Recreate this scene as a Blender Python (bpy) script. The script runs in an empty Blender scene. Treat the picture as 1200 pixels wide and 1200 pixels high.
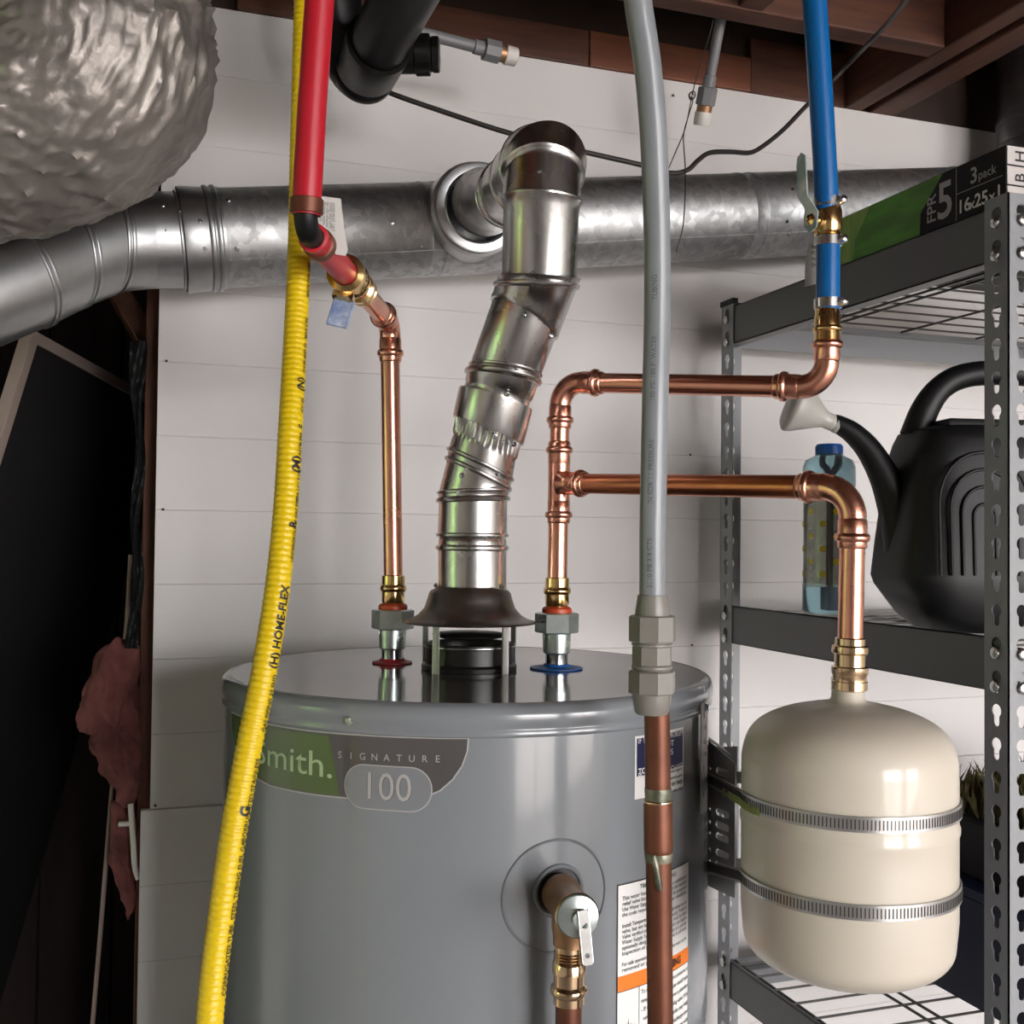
import bpy, bmesh, math, random
from mathutils import Vector, Matrix, noise
from math import sin, cos, pi, radians, sqrt, atan2

V = Vector
rng = random.Random(4)
scene = bpy.context.scene
COL = scene.collection

# ------------------------------------------------------------------ camera
FPX = 1290.0
CAM = V((0, 0, 1.60))
TH, PITCH, ROLL = radians(18.9), radians(1.36), radians(0.6)
_F = V((sin(TH) * cos(PITCH), cos(TH) * cos(PITCH), sin(PITCH)))
_R0 = V((cos(TH), -sin(TH), 0))
_U0 = _R0.cross(_F)
_R = cos(ROLL) * _R0 + sin(ROLL) * _U0
_U = cos(ROLL) * _U0 - sin(ROLL) * _R0
cd = bpy.data.cameras.new('camera')
cam = bpy.data.objects.new('camera', cd)
COL.objects.link(cam)
cd.sensor_width = 36
cd.lens = 36 * FPX / 1200
cd.clip_start = 0.02
cam.matrix_world = Matrix(((_R.x, _U.x, -_F.x, CAM.x), (_R.y, _U.y, -_F.y, CAM.y), (_R.z, _U.z, -_F.z, CAM.z), (0, 0, 0, 1)))
scene.camera = cam

# ------------------------------------------------------------------ light
scene.view_settings.view_transform = 'Standard'
scene.view_settings.look = 'None'
scene.view_settings.gamma = 1
scene.view_settings.use_curve_mapping = False
scene.view_settings.exposure = 1.7
scene.cycles.max_bounces = 8
scene.cycles.diffuse_bounces = 4
scene.cycles.glossy_bounces = 5
scene.cycles.sample_clamp_indirect = 4
scene.cycles.caustics_reflective = False
scene.cycles.caustics_refractive = False
scene.cycles.blur_glossy = 0.5
w = bpy.data.worlds.new('overcast_sky')
scene.world = w
w.use_nodes = True
bg = w.node_tree.nodes['Background']
bg.inputs[0].default_value = (1.0, 0.975, 0.98, 1)
bg.inputs[1].default_value = 7.0


def portal(loc, rot, sx, sy, name):
    l = bpy.data.lights.new(name, 'AREA')
    l.shape = 'RECTANGLE'
    l.size, l.size_y = sx, sy
    l.cycles.is_portal = True
    o = bpy.data.objects.new(name, l)
    COL.objects.link(o)
    o.location, o.rotation_euler = loc, rot
    return o


portal((1.55, -4.0, 1.25), (radians(90), 0, 0), 1.8, 2.3, 'daylight_portal')
portal((3.85, -4.0, 1.25), (radians(90), 0, 0), 1.7, 2.3, 'daylight_portal')
portal((-3.0, .95, 1.5), (radians(90), 0, radians(-90)), .6, .9, 'daylight_portal')


# ------------------------------------------------------------------ projection helpers (pixel -> real point at a real depth / plane)
def ray(px, py):
    return _F + (px - 600) / FPX * _R + (600 - py) / FPX * _U


def P(px, py, z):
    return CAM + z * ray(px, py)


def PY(px, py, y):
    d = ray(px, py)
    return CAM + d * (y / d.y)


def PX(px, py, x):
    d = ray(px, py)
    return CAM + d * (x / d.x)


def PZ(px, py, z):
    d = ray(px, py)
    return CAM + d * ((z - CAM.z) / d.z)


# ------------------------------------------------------------------ materials
def srgb(h):
    c = [int(h[i:i + 2], 16) / 255 for i in (0, 2, 4)]
    return tuple((x / 12.92 if x <= .04045 else ((x + .055) / 1.055) ** 2.4) for x in c)


def M(name, col, rough=.5, metal=0., var=0., vscale=8., stretch=(1, 1, 1), bump=0., bscale=60., coat=0., col2=None,
      spangle=False, trans=0., rvar=0., vdetail=4., spec=.5, crough=.05, wave=False, alpha=1.):
    m = bpy.data.materials.new(name)
    m.use_nodes = True
    nt = m.node_tree
    b = nt.nodes['Principled BSDF']
    if isinstance(col, str): col = srgb(col)
    if isinstance(col2, str): col2 = srgb(col2)
    b.inputs['Base Color'].default_value = (*col, 1)
    b.inputs['Roughness'].default_value = rough
    b.inputs['Metallic'].default_value = metal
    b.inputs['Specular IOR Level'].default_value = spec
    b.inputs['Coat Weight'].default_value = coat
    b.inputs['Coat Roughness'].default_value = crough
    b.inputs['Transmission Weight'].default_value = trans
    b.inputs['Alpha'].default_value = alpha
    tc = nt.nodes.new('ShaderNodeTexCoord')
    mp = nt.nodes.new('ShaderNodeMapping')
    mp.inputs['Scale'].default_value = stretch
    nt.links.new(tc.outputs['Object'], mp.inputs['Vector'])
    src = None
    if var or col2:
        if spangle:
            n = nt.nodes.new('ShaderNodeTexVoronoi')
            n.inputs['Scale'].default_value = vscale
            n2 = nt.nodes.new('ShaderNodeTexNoise')
            n2.inputs['Scale'].default_value = vscale * .12
            n2.inputs['Detail'].default_value = 5
            nt.links.new(mp.outputs[0], n.inputs['Vector'])
            nt.links.new(mp.outputs[0], n2.inputs['Vector'])
            sp = nt.nodes.new('ShaderNodeSeparateColor')
            nt.links.new(n.outputs['Color'], sp.inputs[0])
            mx = nt.nodes.new('ShaderNodeMix')
            mx.inputs[0].default_value = .55
            nt.links.new(sp.outputs[0], mx.inputs[2])
            nt.links.new(n2.outputs[0], mx.inputs[3])
            src = mx.outputs[0]
        elif wave:
            n = nt.nodes.new('ShaderNodeTexWave')
            n.inputs['Scale'].default_value = vscale
            n.inputs['Distortion'].default_value = 6
            n.inputs['Detail'].default_value = vdetail
            nt.links.new(mp.outputs[0], n.inputs['Vector'])
            src = n.outputs['Fac']
        else:
            n = nt.nodes.new('ShaderNodeTexNoise')
            n.inputs['Scale'].default_value = vscale
            n.inputs['Detail'].default_value = vdetail
            n.inputs['Roughness'].default_value = .6
            nt.links.new(mp.outputs[0], n.inputs['Vector'])
            src = n.outputs[0]
        r = nt.nodes.new('ShaderNodeValToRGB')
        c2 = col2 or tuple(c * (1 - var) for c in col)
        r.color_ramp.elements[0].position = .32
        r.color_ramp.elements[1].position = .68
        r.color_ramp.elements[0].color = (*c2, 1)
        r.color_ramp.elements[1].color = (*col, 1)
        nt.links.new(src, r.inputs[0])
        nt.links.new(r.outputs[0], b.inputs['Base Color'])
        if rvar:
            mr = nt.nodes.new('ShaderNodeMapRange')
            mr.inputs['To Min'].default_value = rough + rvar
            mr.inputs['To Max'].default_value = max(rough - rvar, .02)
            nt.links.new(src, mr.inputs[0])
            nt.links.new(mr.outputs[0], b.inputs['Roughness'])
    if bump:
        n = nt.nodes.new('ShaderNodeTexNoise')
        n.inputs['Scale'].default_value = bscale
        n.inputs['Detail'].default_value = 5
        nt.links.new(mp.outputs[0], n.inputs['Vector'])
        bp = nt.nodes.new('ShaderNodeBump')
        bp.inputs['Strength'].default_value = bump
        bp.inputs['Distance'].default_value = .004
        nt.links.new(n.outputs[0], bp.inputs['Height'])
        nt.links.new(bp.outputs[0], b.inputs['Normal'])
    return m


MT = dict(
    wallpaint=M('white_panel_paint', (.72, .695, .685), .55, var=.05, vscale=3, bump=.06, bscale=90),
    drywall=M('drywall', (.68, .66, .63), .85, bump=.05),
    drive=M('pale_driveway', (.5, .47, .44), .8, var=.2, vscale=2),
    concrete=M('concrete', (.36, .34, .33), .7, var=.35, vscale=4, bump=.2, bscale=30),
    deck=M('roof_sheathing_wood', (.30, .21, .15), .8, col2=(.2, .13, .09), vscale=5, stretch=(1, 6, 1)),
    wood=M('old_framing_wood', (.125, .044, .021), .65, col2=(.06, .020, .010), vscale=5, stretch=(9, 1, 9), bump=.15, bscale=14),
    woodx=M('old_framing_wood_lengthwise', (.12, .040, .019), .65, col2=(.055, .017, .009), vscale=5, stretch=(1, 9, 9), bump=.15, bscale=14),
    woodz=M('dark_stud_wood', (.15, .05, .026), .7, col2=(.07, .022, .012), vscale=5, stretch=(9, 9, 1), bump=.15, bscale=14),
    woodblock=M('lit_orange_blocking_wood', (.20, .062, .026), .6, col2=(.12, .035, .015), vscale=5, stretch=(1, 9, 9), bump=.1, bscale=14),  # orange wood, with the light falling on it added to the colour
    shadedeck=M('shaded_roof_deck', (.045, .022, .014), .8, var=.5, vscale=6, stretch=(1, 6, 1)),  # shade of the closed space above the joists, put into the colour
    shadeboard=M('shaded_recess_board', (.022, .011, .008), .85, var=.5, vscale=6, stretch=(6, 6, 1)),  # recess shade put into the colour, keeps the boards near black
    tank=M('grey_enamel', (.215, .232, .25), .22, coat=.35, crough=.06, bump=.012, bscale=14),
    lid=M('grey_enamel_lid', (.2, .215, .23), .07, coat=.6, crough=.03),
    lidtop=M('darker_grey_enamel', (.12, .115, .11), .14, coat=.35, crough=.05, rvar=.04, var=.1, vscale=14),  # lid top, a darker and browner grey than the tank shell
    copper=M('new_copper', (.86, .41, .29), .26, 1, var=.16, vscale=9, stretch=(1, 1, 1), rvar=.06),
    coppermid=M('dull_copper', (.62, .22, .11), .3, 1, var=.3, vscale=7, rvar=.06),
    oldcopper=M('aged_copper', (.20, .072, .038), .45, .55, col2=(.10, .034, .02), vscale=11, rvar=.08, bump=.05),
    brass=M('brass', (.83, .56, .24), .16, 1, var=.25, vscale=60, rvar=.05),
    brasslite=M('champagne_brass', (.80, .58, .36), .16, 1, var=.25, vscale=60, rvar=.05),
    bronze=M('bronze_valve_body', (.42, .24, .13), .42, .8, var=.3, vscale=40, bump=.1),
    zinc=M('zinc_plate', (.62, .70, .67), .3, .9, var=.3, vscale=40, rvar=.1),
    steel=M('brushed_steel', (.62, .61, .60), .24, 1, var=.12, vscale=14, rvar=.06),
    strapsteel=M('strap_steel', (.52, .51, .50), .32, .85, var=.2, vscale=18),
    chrome=M('chrome', (.62, .64, .67), .17, 1),
    flue=M('flue_steel', (.56, .55, .535), .27, 1, var=.14, vscale=9, rvar=.05, bump=.03, bscale=9),
    galv=M('galvanized_duct', (.54, .55, .55), .5, 1, col2=(.40, .405, .41), vscale=95, spangle=True, rvar=.1, bump=.05, bscale=11),
    bracket=M('bracket_steel', (.50, .49, .47), .42, .45, var=.3, vscale=20),
    galvsm=M('smooth_galvanized', (.53, .54, .55), .38, 1, var=.2, vscale=16, rvar=.05, bump=.06, bscale=16),
    galvdark=M('dark_galvanized', (.18, .185, .19), .4, .9, var=.3, vscale=20),
    hood=M('draft_hood_metal', (.27, .255, .24), .34, 1, var=.25, vscale=10, rvar=.06),
    blackmetal=M('black_metal', (.012, .011, .01), .35, spec=.5),
    blackplastic=M('black_plastic', (.005, .005, .0055), .45, bump=.03, spec=.3),
    canplastic=M('black_can_plastic', (.005, .005, .0055), .48, bump=.03, spec=.35),
    abs=M('black_abs', (.006, .0055, .0055), .34, spec=.35, var=.3, vscale=20),
    red=M('red_pex', (.52, .013, .028), .38, var=.08),
    reddull=M('red_washer', (.42, .012, .02), .5),
    orange=M('orange_seal', (.55, .07, .02), .4),
    blue=M('blue_pex', (.0, .115, .37), .32, var=.06),
    bluewash=M('blue_washer', (.01, .12, .42), .45),
    yellow=M('yellow_jacket', (.80, .56, .006), .38, var=.06),
    greypipe=M('grey_pipe_plastic', (.255, .275, .295), .3, var=.08, vscale=12),
    greyfit=M('grey_fitting_plastic', (.25, .235, .21), .35, var=.12, vscale=20),
    conduit=M('grey_conduit', (.2, .2, .21), .45),
    whitecap=M('white_cap', (.75, .72, .68), .4),
    cream=M('cream_enamel', (.64, .58, .485), .42, coat=.4, crough=.035, bump=.01, bscale=12),
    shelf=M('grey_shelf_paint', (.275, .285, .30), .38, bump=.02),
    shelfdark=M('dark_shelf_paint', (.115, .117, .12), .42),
    wire=M('dark_wire', (.10, .095, .09), .4, .6),
    rubber=M('black_cable', (.02, .016, .015), .5),
    foil=M('foil_jacket', (.34, .31, .285), .46, .62, var=.35, vscale=7, rvar=.08, bump=.35, bscale=70),
    white=M('white_print', (.8, .79, .77), .45),
    offwhite=M('offwhite_card', (.62, .6, .57), .6),
    ink=M('black_ink', (.012, .012, .014), .5),
    inkfaint=M('faint_ink', (.09, .10, .105), .5),
    navy=M('navy_print', (.012, .014, .06), .45),
    orangeprint=M('orange_print', (.86, .2, .015), .45),
    labelgrey=M('label_charcoal', (.085, .08, .078), .22, coat=.3),
    labelgreen=M('label_green', (.085, .13, .035), .22, coat=.3),
    labellite=M('label_pale_green', (.42, .55, .30), .35),
    labeltxt=M('label_silver', (.42, .41, .40), .35),
    pill=M('label_pill', (.215, .225, .24), .25, coat=.2),
    cardblack=M('carton_black', (.008, .007, .008), .55, var=.3, spec=.25),
    cardgreen=M('carton_green', (.10, .34, .025), .45, col2=(.05, .17, .01), vscale=12, stretch=(1, 1, 4)),
    cardgreenlite=M('carton_pale_green', (.30, .45, .10), .45, col2=(.14, .30, .04), vscale=14, stretch=(1, 5, 1)),
    cardwhite=M('carton_white', (.66, .62, .6), .6, var=.1),
    navybin=M('navy_bin', (.003, .008, .03), .5, spec=.25),
    screenblk=M('black_screen', (.003, .0026, .0025), .8),
    frame=M('pale_frame', (.30, .235, .205), .6),
    pink=M('pink_insulation', (.25, .085, .08), .95, col2=(.10, .03, .028), vscale=12, bump=.6, bscale=40),
    paper=M('black_building_paper', (.03, .032, .034), .5, var=.4, vscale=9, bump=.3, bscale=20),
    clearblue=M('clear_blue_plastic', (.45, .75, .85), .12, trans=.75, alpha=1),
    bluecap=M('blue_cap', (.01, .13, .5), .35),
    bottlewater=M('smoky_bottle_wall', (.30, .31, .26), .15, trans=.6),
    yellowdot=M('yellow_dot', (.7, .52, .03), .4),
    purple=M('purple_straw', (.45, .07, .45), .4),
    shower=M('pale_grey_plastic', (.50, .49, .45), .35),
    moss=M('olive_bristle', (.17, .14, .045), .8, col2=(.07, .06, .02), vscale=60),
    teal=M('teal_scuffed_handle', (.62, .64, .60), .35, .3, col2=(.18, .33, .34), vscale=45),
    bluegrip=M('pale_blue_grip', (.55, .62, .75), .35, col2=(.12, .2, .42), vscale=60),
    grass=M('lawn_grass', (.19, .33, .09), .9, col2=(.10, .2, .04), vscale=3),
    tape=M('pipe_dope', (.42, .60, .70), .5, col2=(.75, .74, .68), vscale=70),
    solder=M('solder_flux', (.30, .29, .22), .4, .5, col2=(.08, .09, .06), vscale=60),
    limetag=M('lime_print', (.30, .34, .09), .45, .3),
)

# ------------------------------------------------------------------ object helpers
WL = {}


def fin(name, bm, mat, parent=None, smooth=35, origin=None):
    """bmesh in world coordinates -> one object"""
    if parent is None:
        if origin is None:
            xs = [v.co for v in bm.verts]
            origin = V((sum(c.x for c in xs) / len(xs), sum(c.y for c in xs) / len(xs), min(c.z for c in xs)))
    else:
        origin = WL[parent]
    bmesh.ops.translate(bm, verts=bm.verts, vec=-origin)
    me = bpy.data.meshes.new(name)
    bm.to_mesh(me)
    bm.free()
    me.materials.append(MT[mat])
    if name == 'lettering': kind_ = 'stuff'
    else: kind_ = None
    if smooth:
        me.polygons.foreach_set('use_smooth', [True] * len(me.polygons))
        me.set_sharp_from_angle(angle=radians(smooth))
    o = bpy.data.objects.new(name, me)
    COL.objects.link(o)
    if parent is not None:
        o.parent = parent
        WL[o] = WL[parent]
    else:
        o.location = origin
        WL[o] = origin.copy()
    if kind_: o['kind'] = kind_
    return o


def tag(o, label, cat=None, group=None, kind=None):
    if label: o['label'] = label
    if cat: o['category'] = cat
    if group: o['group'] = group
    if kind: o['kind'] = kind
    return o


def thing(name, label, cat, loc, group=None):
    o = bpy.data.objects.new(name, None)
    o.empty_display_size = .05
    COL.objects.link(o)
    o.location = loc
    WL[o] = V(loc)
    return tag(o, label, cat, group)


def inst(name, me, parent, loc, rot=None):
    """a copy sharing mesh data, part of parent, at world location"""
    o = bpy.data.objects.new(name, me)
    COL.objects.link(o)
    o.parent = parent
    o.location = V(loc) - WL[parent]
    if rot is not None:
        o.rotation_mode = 'QUATERNION'
        o.rotation_quaternion = rot
    WL[o] = V(loc)
    return o


def B():
    return bmesh.new()


def basis(a):
    a = a.normalized()
    u = a.cross(V((0, 0, 1)))
    if u.length < 1e-3: u = a.cross(V((0, 1, 0)))
    u.normalize()
    return a, u, a.cross(u)


def bridge(bm, r0, r1):
    n0, n1 = len(r0), len(r1)
    if n0 == 1 and n1 == 1: return
    if n0 == 1:
        for i in range(n1): bm.faces.new((r0[0], r1[i], r1[(i + 1) % n1]))
    elif n1 == 1:
        for i in range(n0): bm.faces.new((r0[i], r1[0], r0[(i + 1) % n0]))
    else:
        for i in range(n0): bm.faces.new((r0[i], r1[i], r1[(i + 1) % n0], r0[(i + 1) % n0]))


def lathe(bm, o, axis, prof, seg=32, cap=(False, False), rot=0.):
    a, u, v = basis(V(axis))
    o = V(o)
    rings = []
    for r, h in prof:
        if r < 1e-6:
            rings.append([bm.verts.new(o + a * h)])
        else:
            rings.append([bm.verts.new(o + a * h + r * (cos(t) * u + sin(t) * v)) for t in (2 * pi * i / seg + rot for i in range(seg))])
    for i in range(len(rings) - 1): bridge(bm, rings[i], rings[i + 1])
    if cap[0] and len(rings[0]) > 1: bm.faces.new(rings[0])
    if cap[1] and len(rings[-1]) > 1: bm.faces.new(rings[-1][::-1])
    bmesh.ops.recalc_face_normals(bm, faces=bm.faces)
    return bm


def hexnut(bm, o, axis, r, h0, h1, n=6, rot=0., ch=.0012):
    return lathe(bm, o, axis, [(r - ch * 2, h0), (r, h0 + ch), (r, h1 - ch), (r - ch * 2, h1)], n, (True, True), rot)


def sweep(bm, pts, rad, seg=20, cap=True, sx=1., up=None):
    n = len(pts)
    if not isinstance(rad, (list, tuple)): rad = [rad] * n
    T = []
    for i in range(n):
        t = pts[min(i + 1, n - 1)] - pts[max(i - 1, 0)]
        T.append(t.normalized())
    if up is not None:
        u = (V(up) - V(up).dot(T[0]) * T[0]).normalized()
    else:
        _, u, _v = basis(T[0])
    rings = []
    for i in range(n):
        if i:
            u = (u - u.dot(T[i]) * T[i]).normalized()
        v = T[i].cross(u)
        rings.append([bm.verts.new(pts[i] + rad[i] * (sx * cos(a) * u + sin(a) * v)) for a in (2 * pi * k / seg for k in range(seg))])
    for i in range(n - 1): bridge(bm, rings[i], rings[i + 1])
    if cap:
        bm.faces.new(rings[0])
        bm.faces.new(rings[-1][::-1])
    bmesh.ops.recalc_face_normals(bm, faces=bm.faces)
    return bm


def spline(pts, n=12):
    """Catmull-Rom through the points"""
    pts = [V(p) for p in pts]
    q = [pts[0] * 2 - pts[1]] + pts + [pts[-1] * 2 - pts[-2]]
    out = []
    for i in range(1, len(q) - 2):
        a, b, c, d = q[i - 1:i + 3]
        for k in range(n):
            t = k / n
            out.append(.5 * ((2 * b) + (c - a) * t + (2 * a - 5 * b + 4 * c - d) * t * t + (3 * b - a - 3 * c + d) * t ** 3))
    out.append(pts[-1])
    return out


def upto(p, q, z):
    """continue the line p -> q up to height z"""
    return q + (q - p) * ((z - q.z) / (q.z - p.z))


def resample(pts, step):
    out = [pts[0]]
    acc = 0.
    for i in range(1, len(pts)):
        a, b = pts[i - 1], pts[i]
        L = (b - a).length
        if L < 1e-9: continue
        s = step - acc
        while s <= L:
            out.append(a.lerp(b, s / L))
            s += step
        acc = (acc + L) % step
    return out


def arc_corner(p0, c, p1, r, n=10):
    """fillet between p0-c-p1: returns (start, end, pts)"""
    a = (p0 - c).normalized()
    b = (p1 - c).normalized()
    ang = a.angle(b)
    d = r / math.tan(ang / 2)
    s, e = c + a * d, c + b * d
    bis = (a + b).normalized()
    cen = c + bis * (r / sin(ang / 2))
    u = s - cen
    w_ = e - cen
    tot = u.angle(w_)
    out = []
    for i in range(n + 1):
        t = i / n
        out.append(cen + (sin((1 - t) * tot) * u + sin(t * tot) * w_) / sin(tot))
    return s, e, out


def box(bm, lo, hi, bev=0.):
    lo, hi = V(lo), V(hi)
    r = bmesh.ops.create_cube(bm, size=1)
    c = (lo + hi) / 2
    d = hi - lo
    for v in r['verts']: v.co = V((v.co.x * d.x, v.co.y * d.y, v.co.z * d.z)) + c
    if bev:
        es = list({e for v in r['verts'] for e in v.link_edges})
        bmesh.ops.bevel(bm, geom=es, offset=bev, segments=2, affect='EDGES', profile=.5)
    return bm


def obox(bm, c, ax, ay, az, bev=0.):
    """oriented box: centre and full-size axis vectors"""
    r = bmesh.ops.create_cube(bm, size=1)
    for v in r['verts']: v.co = V(c) + v.co.x * V(ax) + v.co.y * V(ay) + v.co.z * V(az)
    if bev:
        es = list({e for v in r['verts'] for e in v.link_edges})
        bmesh.ops.bevel(bm, geom=es, offset=bev, segments=2, affect='EDGES', profile=.5)
    bmesh.ops.recalc_face_normals(bm, faces=bm.faces)
    return bm


def _curve_bm(cu):
    o = bpy.data.objects.new('tmp', cu)
    COL.objects.link(o)
    dg = bpy.context.evaluated_depsgraph_get()
    me = bpy.data.meshes.new_from_object(o.evaluated_get(dg))
    bm = bmesh.new()
    bm.from_mesh(me)
    bpy.data.meshes.remove(me)
    bpy.data.objects.remove(o)
    bpy.data.curves.remove(cu)
    return bm


def flat(loops, ext=0.):
    cu = bpy.data.curves.new('c', 'CURVE')
    cu.dimensions = '2D'
    cu.fill_mode = 'BOTH'
    cu.extrude = ext
    for L in loops:
        s = cu.splines.new('POLY')
        s.points.add(len(L) - 1)
        for i, p in enumerate(L): s.points[i].co = (p[0], p[1], 0, 1)
        s.use_cyclic_u = True
    return _curve_bm(cu)


def text(body, size, ext=0., ax='LEFT', ay='BOTTOM_BASELINE', space=1., sx=1., bold=0., shear=0.):
    cu = bpy.data.curves.new('t', 'FONT')
    cu.body = body
    cu.size = size
    cu.extrude = ext
    cu.align_x = ax
    cu.align_y = ay
    cu.space_character = space
    cu.offset = bold
    cu.shear = shear
    cu.resolution_u = 3
    bm = _curve_bm(cu)
    if sx != 1.:
        for v in bm.verts: v.co.x *= sx
    return bm


def slice_x(bm, x0, x1, step):
    x = x0 + step
    while x < x1:
        bmesh.ops.bisect_plane(bm, geom=bm.verts[:] + bm.edges[:] + bm.faces[:], plane_co=(x, 0, 0), plane_no=(1, 0, 0))
        x += step
    return bm


def vmap(bm, f):
    for v in bm.verts: v.co = f(v.co)
    return bm


def merge(bm, other):
    me = bpy.data.meshes.new('m')
    other.to_mesh(me)
    other.free()
    bm.from_mesh(me)
    bpy.data.meshes.remove(me)
    return bm


def circ(cx, cy, r, n=24, ry=None):
    return [(cx + r * cos(2 * pi * i / n), cy + (ry or r) * sin(2 * pi * i / n)) for i in range(n)]


def slot(cx, cy, L, r, n=8, vertical=False):
    pts = []
    h = L / 2 - r
    for i in range(n + 1):
        a = -pi / 2 + pi * i / n
        pts.append((h + r * cos(a), r * sin(a)))
    for i in range(n + 1):
        a = pi / 2 + pi * i / n
        pts.append((-h + r * cos(a), r * sin(a)))
    if vertical: pts = [(y, x) for x, y in pts]
    return [(cx + x, cy + y) for x, y in pts]


def rrect(x0, y0, x1, y1, r, n=5):
    out = []
    for cx, cy, a0 in ((x1 - r, y0 + r, -pi / 2), (x1 - r, y1 - r, 0), (x0 + r, y1 - r, pi / 2), (x0 + r, y0 + r, pi)):
        for i in range(n + 1):
            a = a0 + pi / 2 * i / n
            out.append((cx + r * cos(a), cy + r * sin(a)))
    return out


def screw_mesh(r, name='screw_head', mat='chrome'):
    bm = B()
    lathe(bm, (0, 0, 0), (0, 0, 1), [(r * 1.5, 0), (r * 1.5, r * .25), (r, r * .3), (r, r * .9), (r * .8, r * 1.1), (0, r * 1.1)], 8)
    me = bpy.data.meshes.new(name)
    bm.to_mesh(me)
    bm.free()
    me.materials.append(MT[mat])
    return me


SCREW = screw_mesh(.0022)


def screw(parent, loc, normal, name='screw', me=None):
    return inst(name, me or SCREW, parent, loc, V(normal).to_track_quat('Z', 'Y'))

# ================================================================== THE ROOM
WY = 1.72          # face of the white panelling
CZ = 2.405         # underside of the ceiling joists


def struct(name, bm, mat, parent=None, smooth=0):
    o = fin(name, bm, mat, parent, smooth)
    o['kind'] = 'structure'
    return o


bm = B(); box(bm, (-3.1, -4.1, -.12), (5.0, 3.0, 0)); struct('floor', bm, 'concrete')
# back wall: sheathing right of the dark recess, planks as parts
bm = B(); box(bm, (.035, WY + .012, 0), (5.0, WY + .05, CZ)); wb = struct('wall_back', bm, 'drywall')
PL = .1108
zg = 1.5256
k0 = -int(zg / PL)
zz = [zg + PL * k for k in range(k0, 9)]
zz = [0.] + [z for z in zz if .03 < z < CZ - .02] + [CZ]
for a, b in zip(zz[:-1], zz[1:]):
    low = b < 1.20
    x0 = .0286 - (.013 if low else 0)
    yo = -.003 if low else 0
    bm = B()
    g = .0001
    yf, yb = WY + yo, WY + .012 + yo
    prof = [(yb, a + g), (yf + .0008, a + g), (yf, a + g + .0014), (yf, b - g - .0006), (yf + .0008, b - g), (yb, b - g)]
    ra = [bm.verts.new((x0, y, z)) for y, z in prof]
    rb = [bm.verts.new((5.0, y, z)) for y, z in prof]
    for i in range(5): bm.faces.new((ra[i], ra[i + 1], rb[i + 1], rb[i]))
    bm.faces.new(ra[::-1]); bm.faces.new(rb)
    bmesh.ops.recalc_face_normals(bm, faces=bm.faces)
    fin('plank', bm, 'wallpaint', wb, 0)
# nail heads on the planks
nb = B(); lathe(nb, (0, 0, 0), (0, 0, 1), [(.0022, 0), (.0018, .0008), (0, .001)], 8)
NAIL = bpy.data.meshes.new('nail'); nb.to_mesh(NAIL); nb.free(); NAIL.materials.append(MT['wood'])
for px, py in ((195, 423), (191, 597), (809, 533), (182, 944), (789, 112), (811, 756)):
    q = PY(px, py, WY - .003)
    inst('nail', NAIL, wb, q, V((0, -1, 0)).to_track_quat('Z', 'Y'))
# wall left of the recess, recess shell
bm = B(); box(bm, (-3.0, WY + .012, 0), (-.95, WY + .05, CZ)); struct('wall_back_left', bm, 'drywall')
bm = B(); box(bm, (-.98, 2.62, 0), (.3, 2.66, 2.7)); wr = struct('wall_recess', bm, 'shadeboard')
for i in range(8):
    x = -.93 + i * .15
    bm = B(); box(bm, (x, 2.598, 0), (x + .144, 2.62, 2.68)); fin('plank', bm, 'shadeboard', wr, 0)
bm = B(); box(bm, (-1.0, WY + .05, 0), (-.95, 2.66, 2.7)); struct('wall_recess_side', bm, 'shadeboard')
bm = B(); box(bm, (.24, WY + .05, 0), (.3, 2.6, 2.7)); struct('wall_recess_end', bm, 'shadeboard')
# studs framing the edge of the panelling
bm = B(); box(bm, (.011, WY + .045, 0), (.034, WY + .115, 2.0), .002)
o = fin('stud', bm, 'woodz', wb, 0)
q0, q1 = PY(128, 325, 1.9), PY(184, 420, 1.9)
bm = B(); obox(bm, (q0 + q1) / 2, V((.024, 0, .014)), V((0, .08, 0)), (q1 - q0), .002); fin('brace', bm, 'wood', wb, 0)
# side walls, front wall with the daylight openings
bm = B(); box(bm, (4.9, -4.0, 0), (5.0, WY, 2.7)); struct('wall_right', bm, 'drywall')
bm = B()
for lo, hi in (((-3.1, -4, 0), (-3.0, .65, 2.7)), ((-3.1, 1.25, 0), (-3.0, WY + .05, 2.7)), ((-3.1, .65, 0), (-3.0, 1.25, 1.05)), ((-3.1, .65, 1.95), (-3.0, 1.25, 2.7))):
    box(bm, lo, hi)
struct('wall_left', bm, 'drywall')
bm = B()
for lo, hi in (((-3.0, -4.1, 0), (.65, -4.0, 2.7)), ((2.45, -4.1, 0), (3.0, -4.0, 2.7)), ((4.7, -4.1, 0), (4.9, -4.0, 2.7)), ((.65, -4.1, 2.4), (4.7, -4.0, 2.7)), ((.65, -4.1, 0), (4.7, -4.0, .1))):
    box(bm, lo, hi)
struct('wall_front', bm, 'drywall')
bm = B(); box(bm, (-3.1, .65, 1.48), (-3.04, 1.25, 1.52)); box(bm, (-3.1, .65, 1.05), (-3.04, 1.25, 1.09)); struct('window_1', bm, 'white')
bm = B()
for x in (.65, 1.5, 2.4, 3.0, 3.8, 4.65): box(bm, (x, -4.09, .1), (x + .05, -4.03, 2.4))
box(bm, (.65, -4.09, 1.3), (4.7, -4.05, 1.36))
struct('door_1', bm, 'white')

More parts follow.
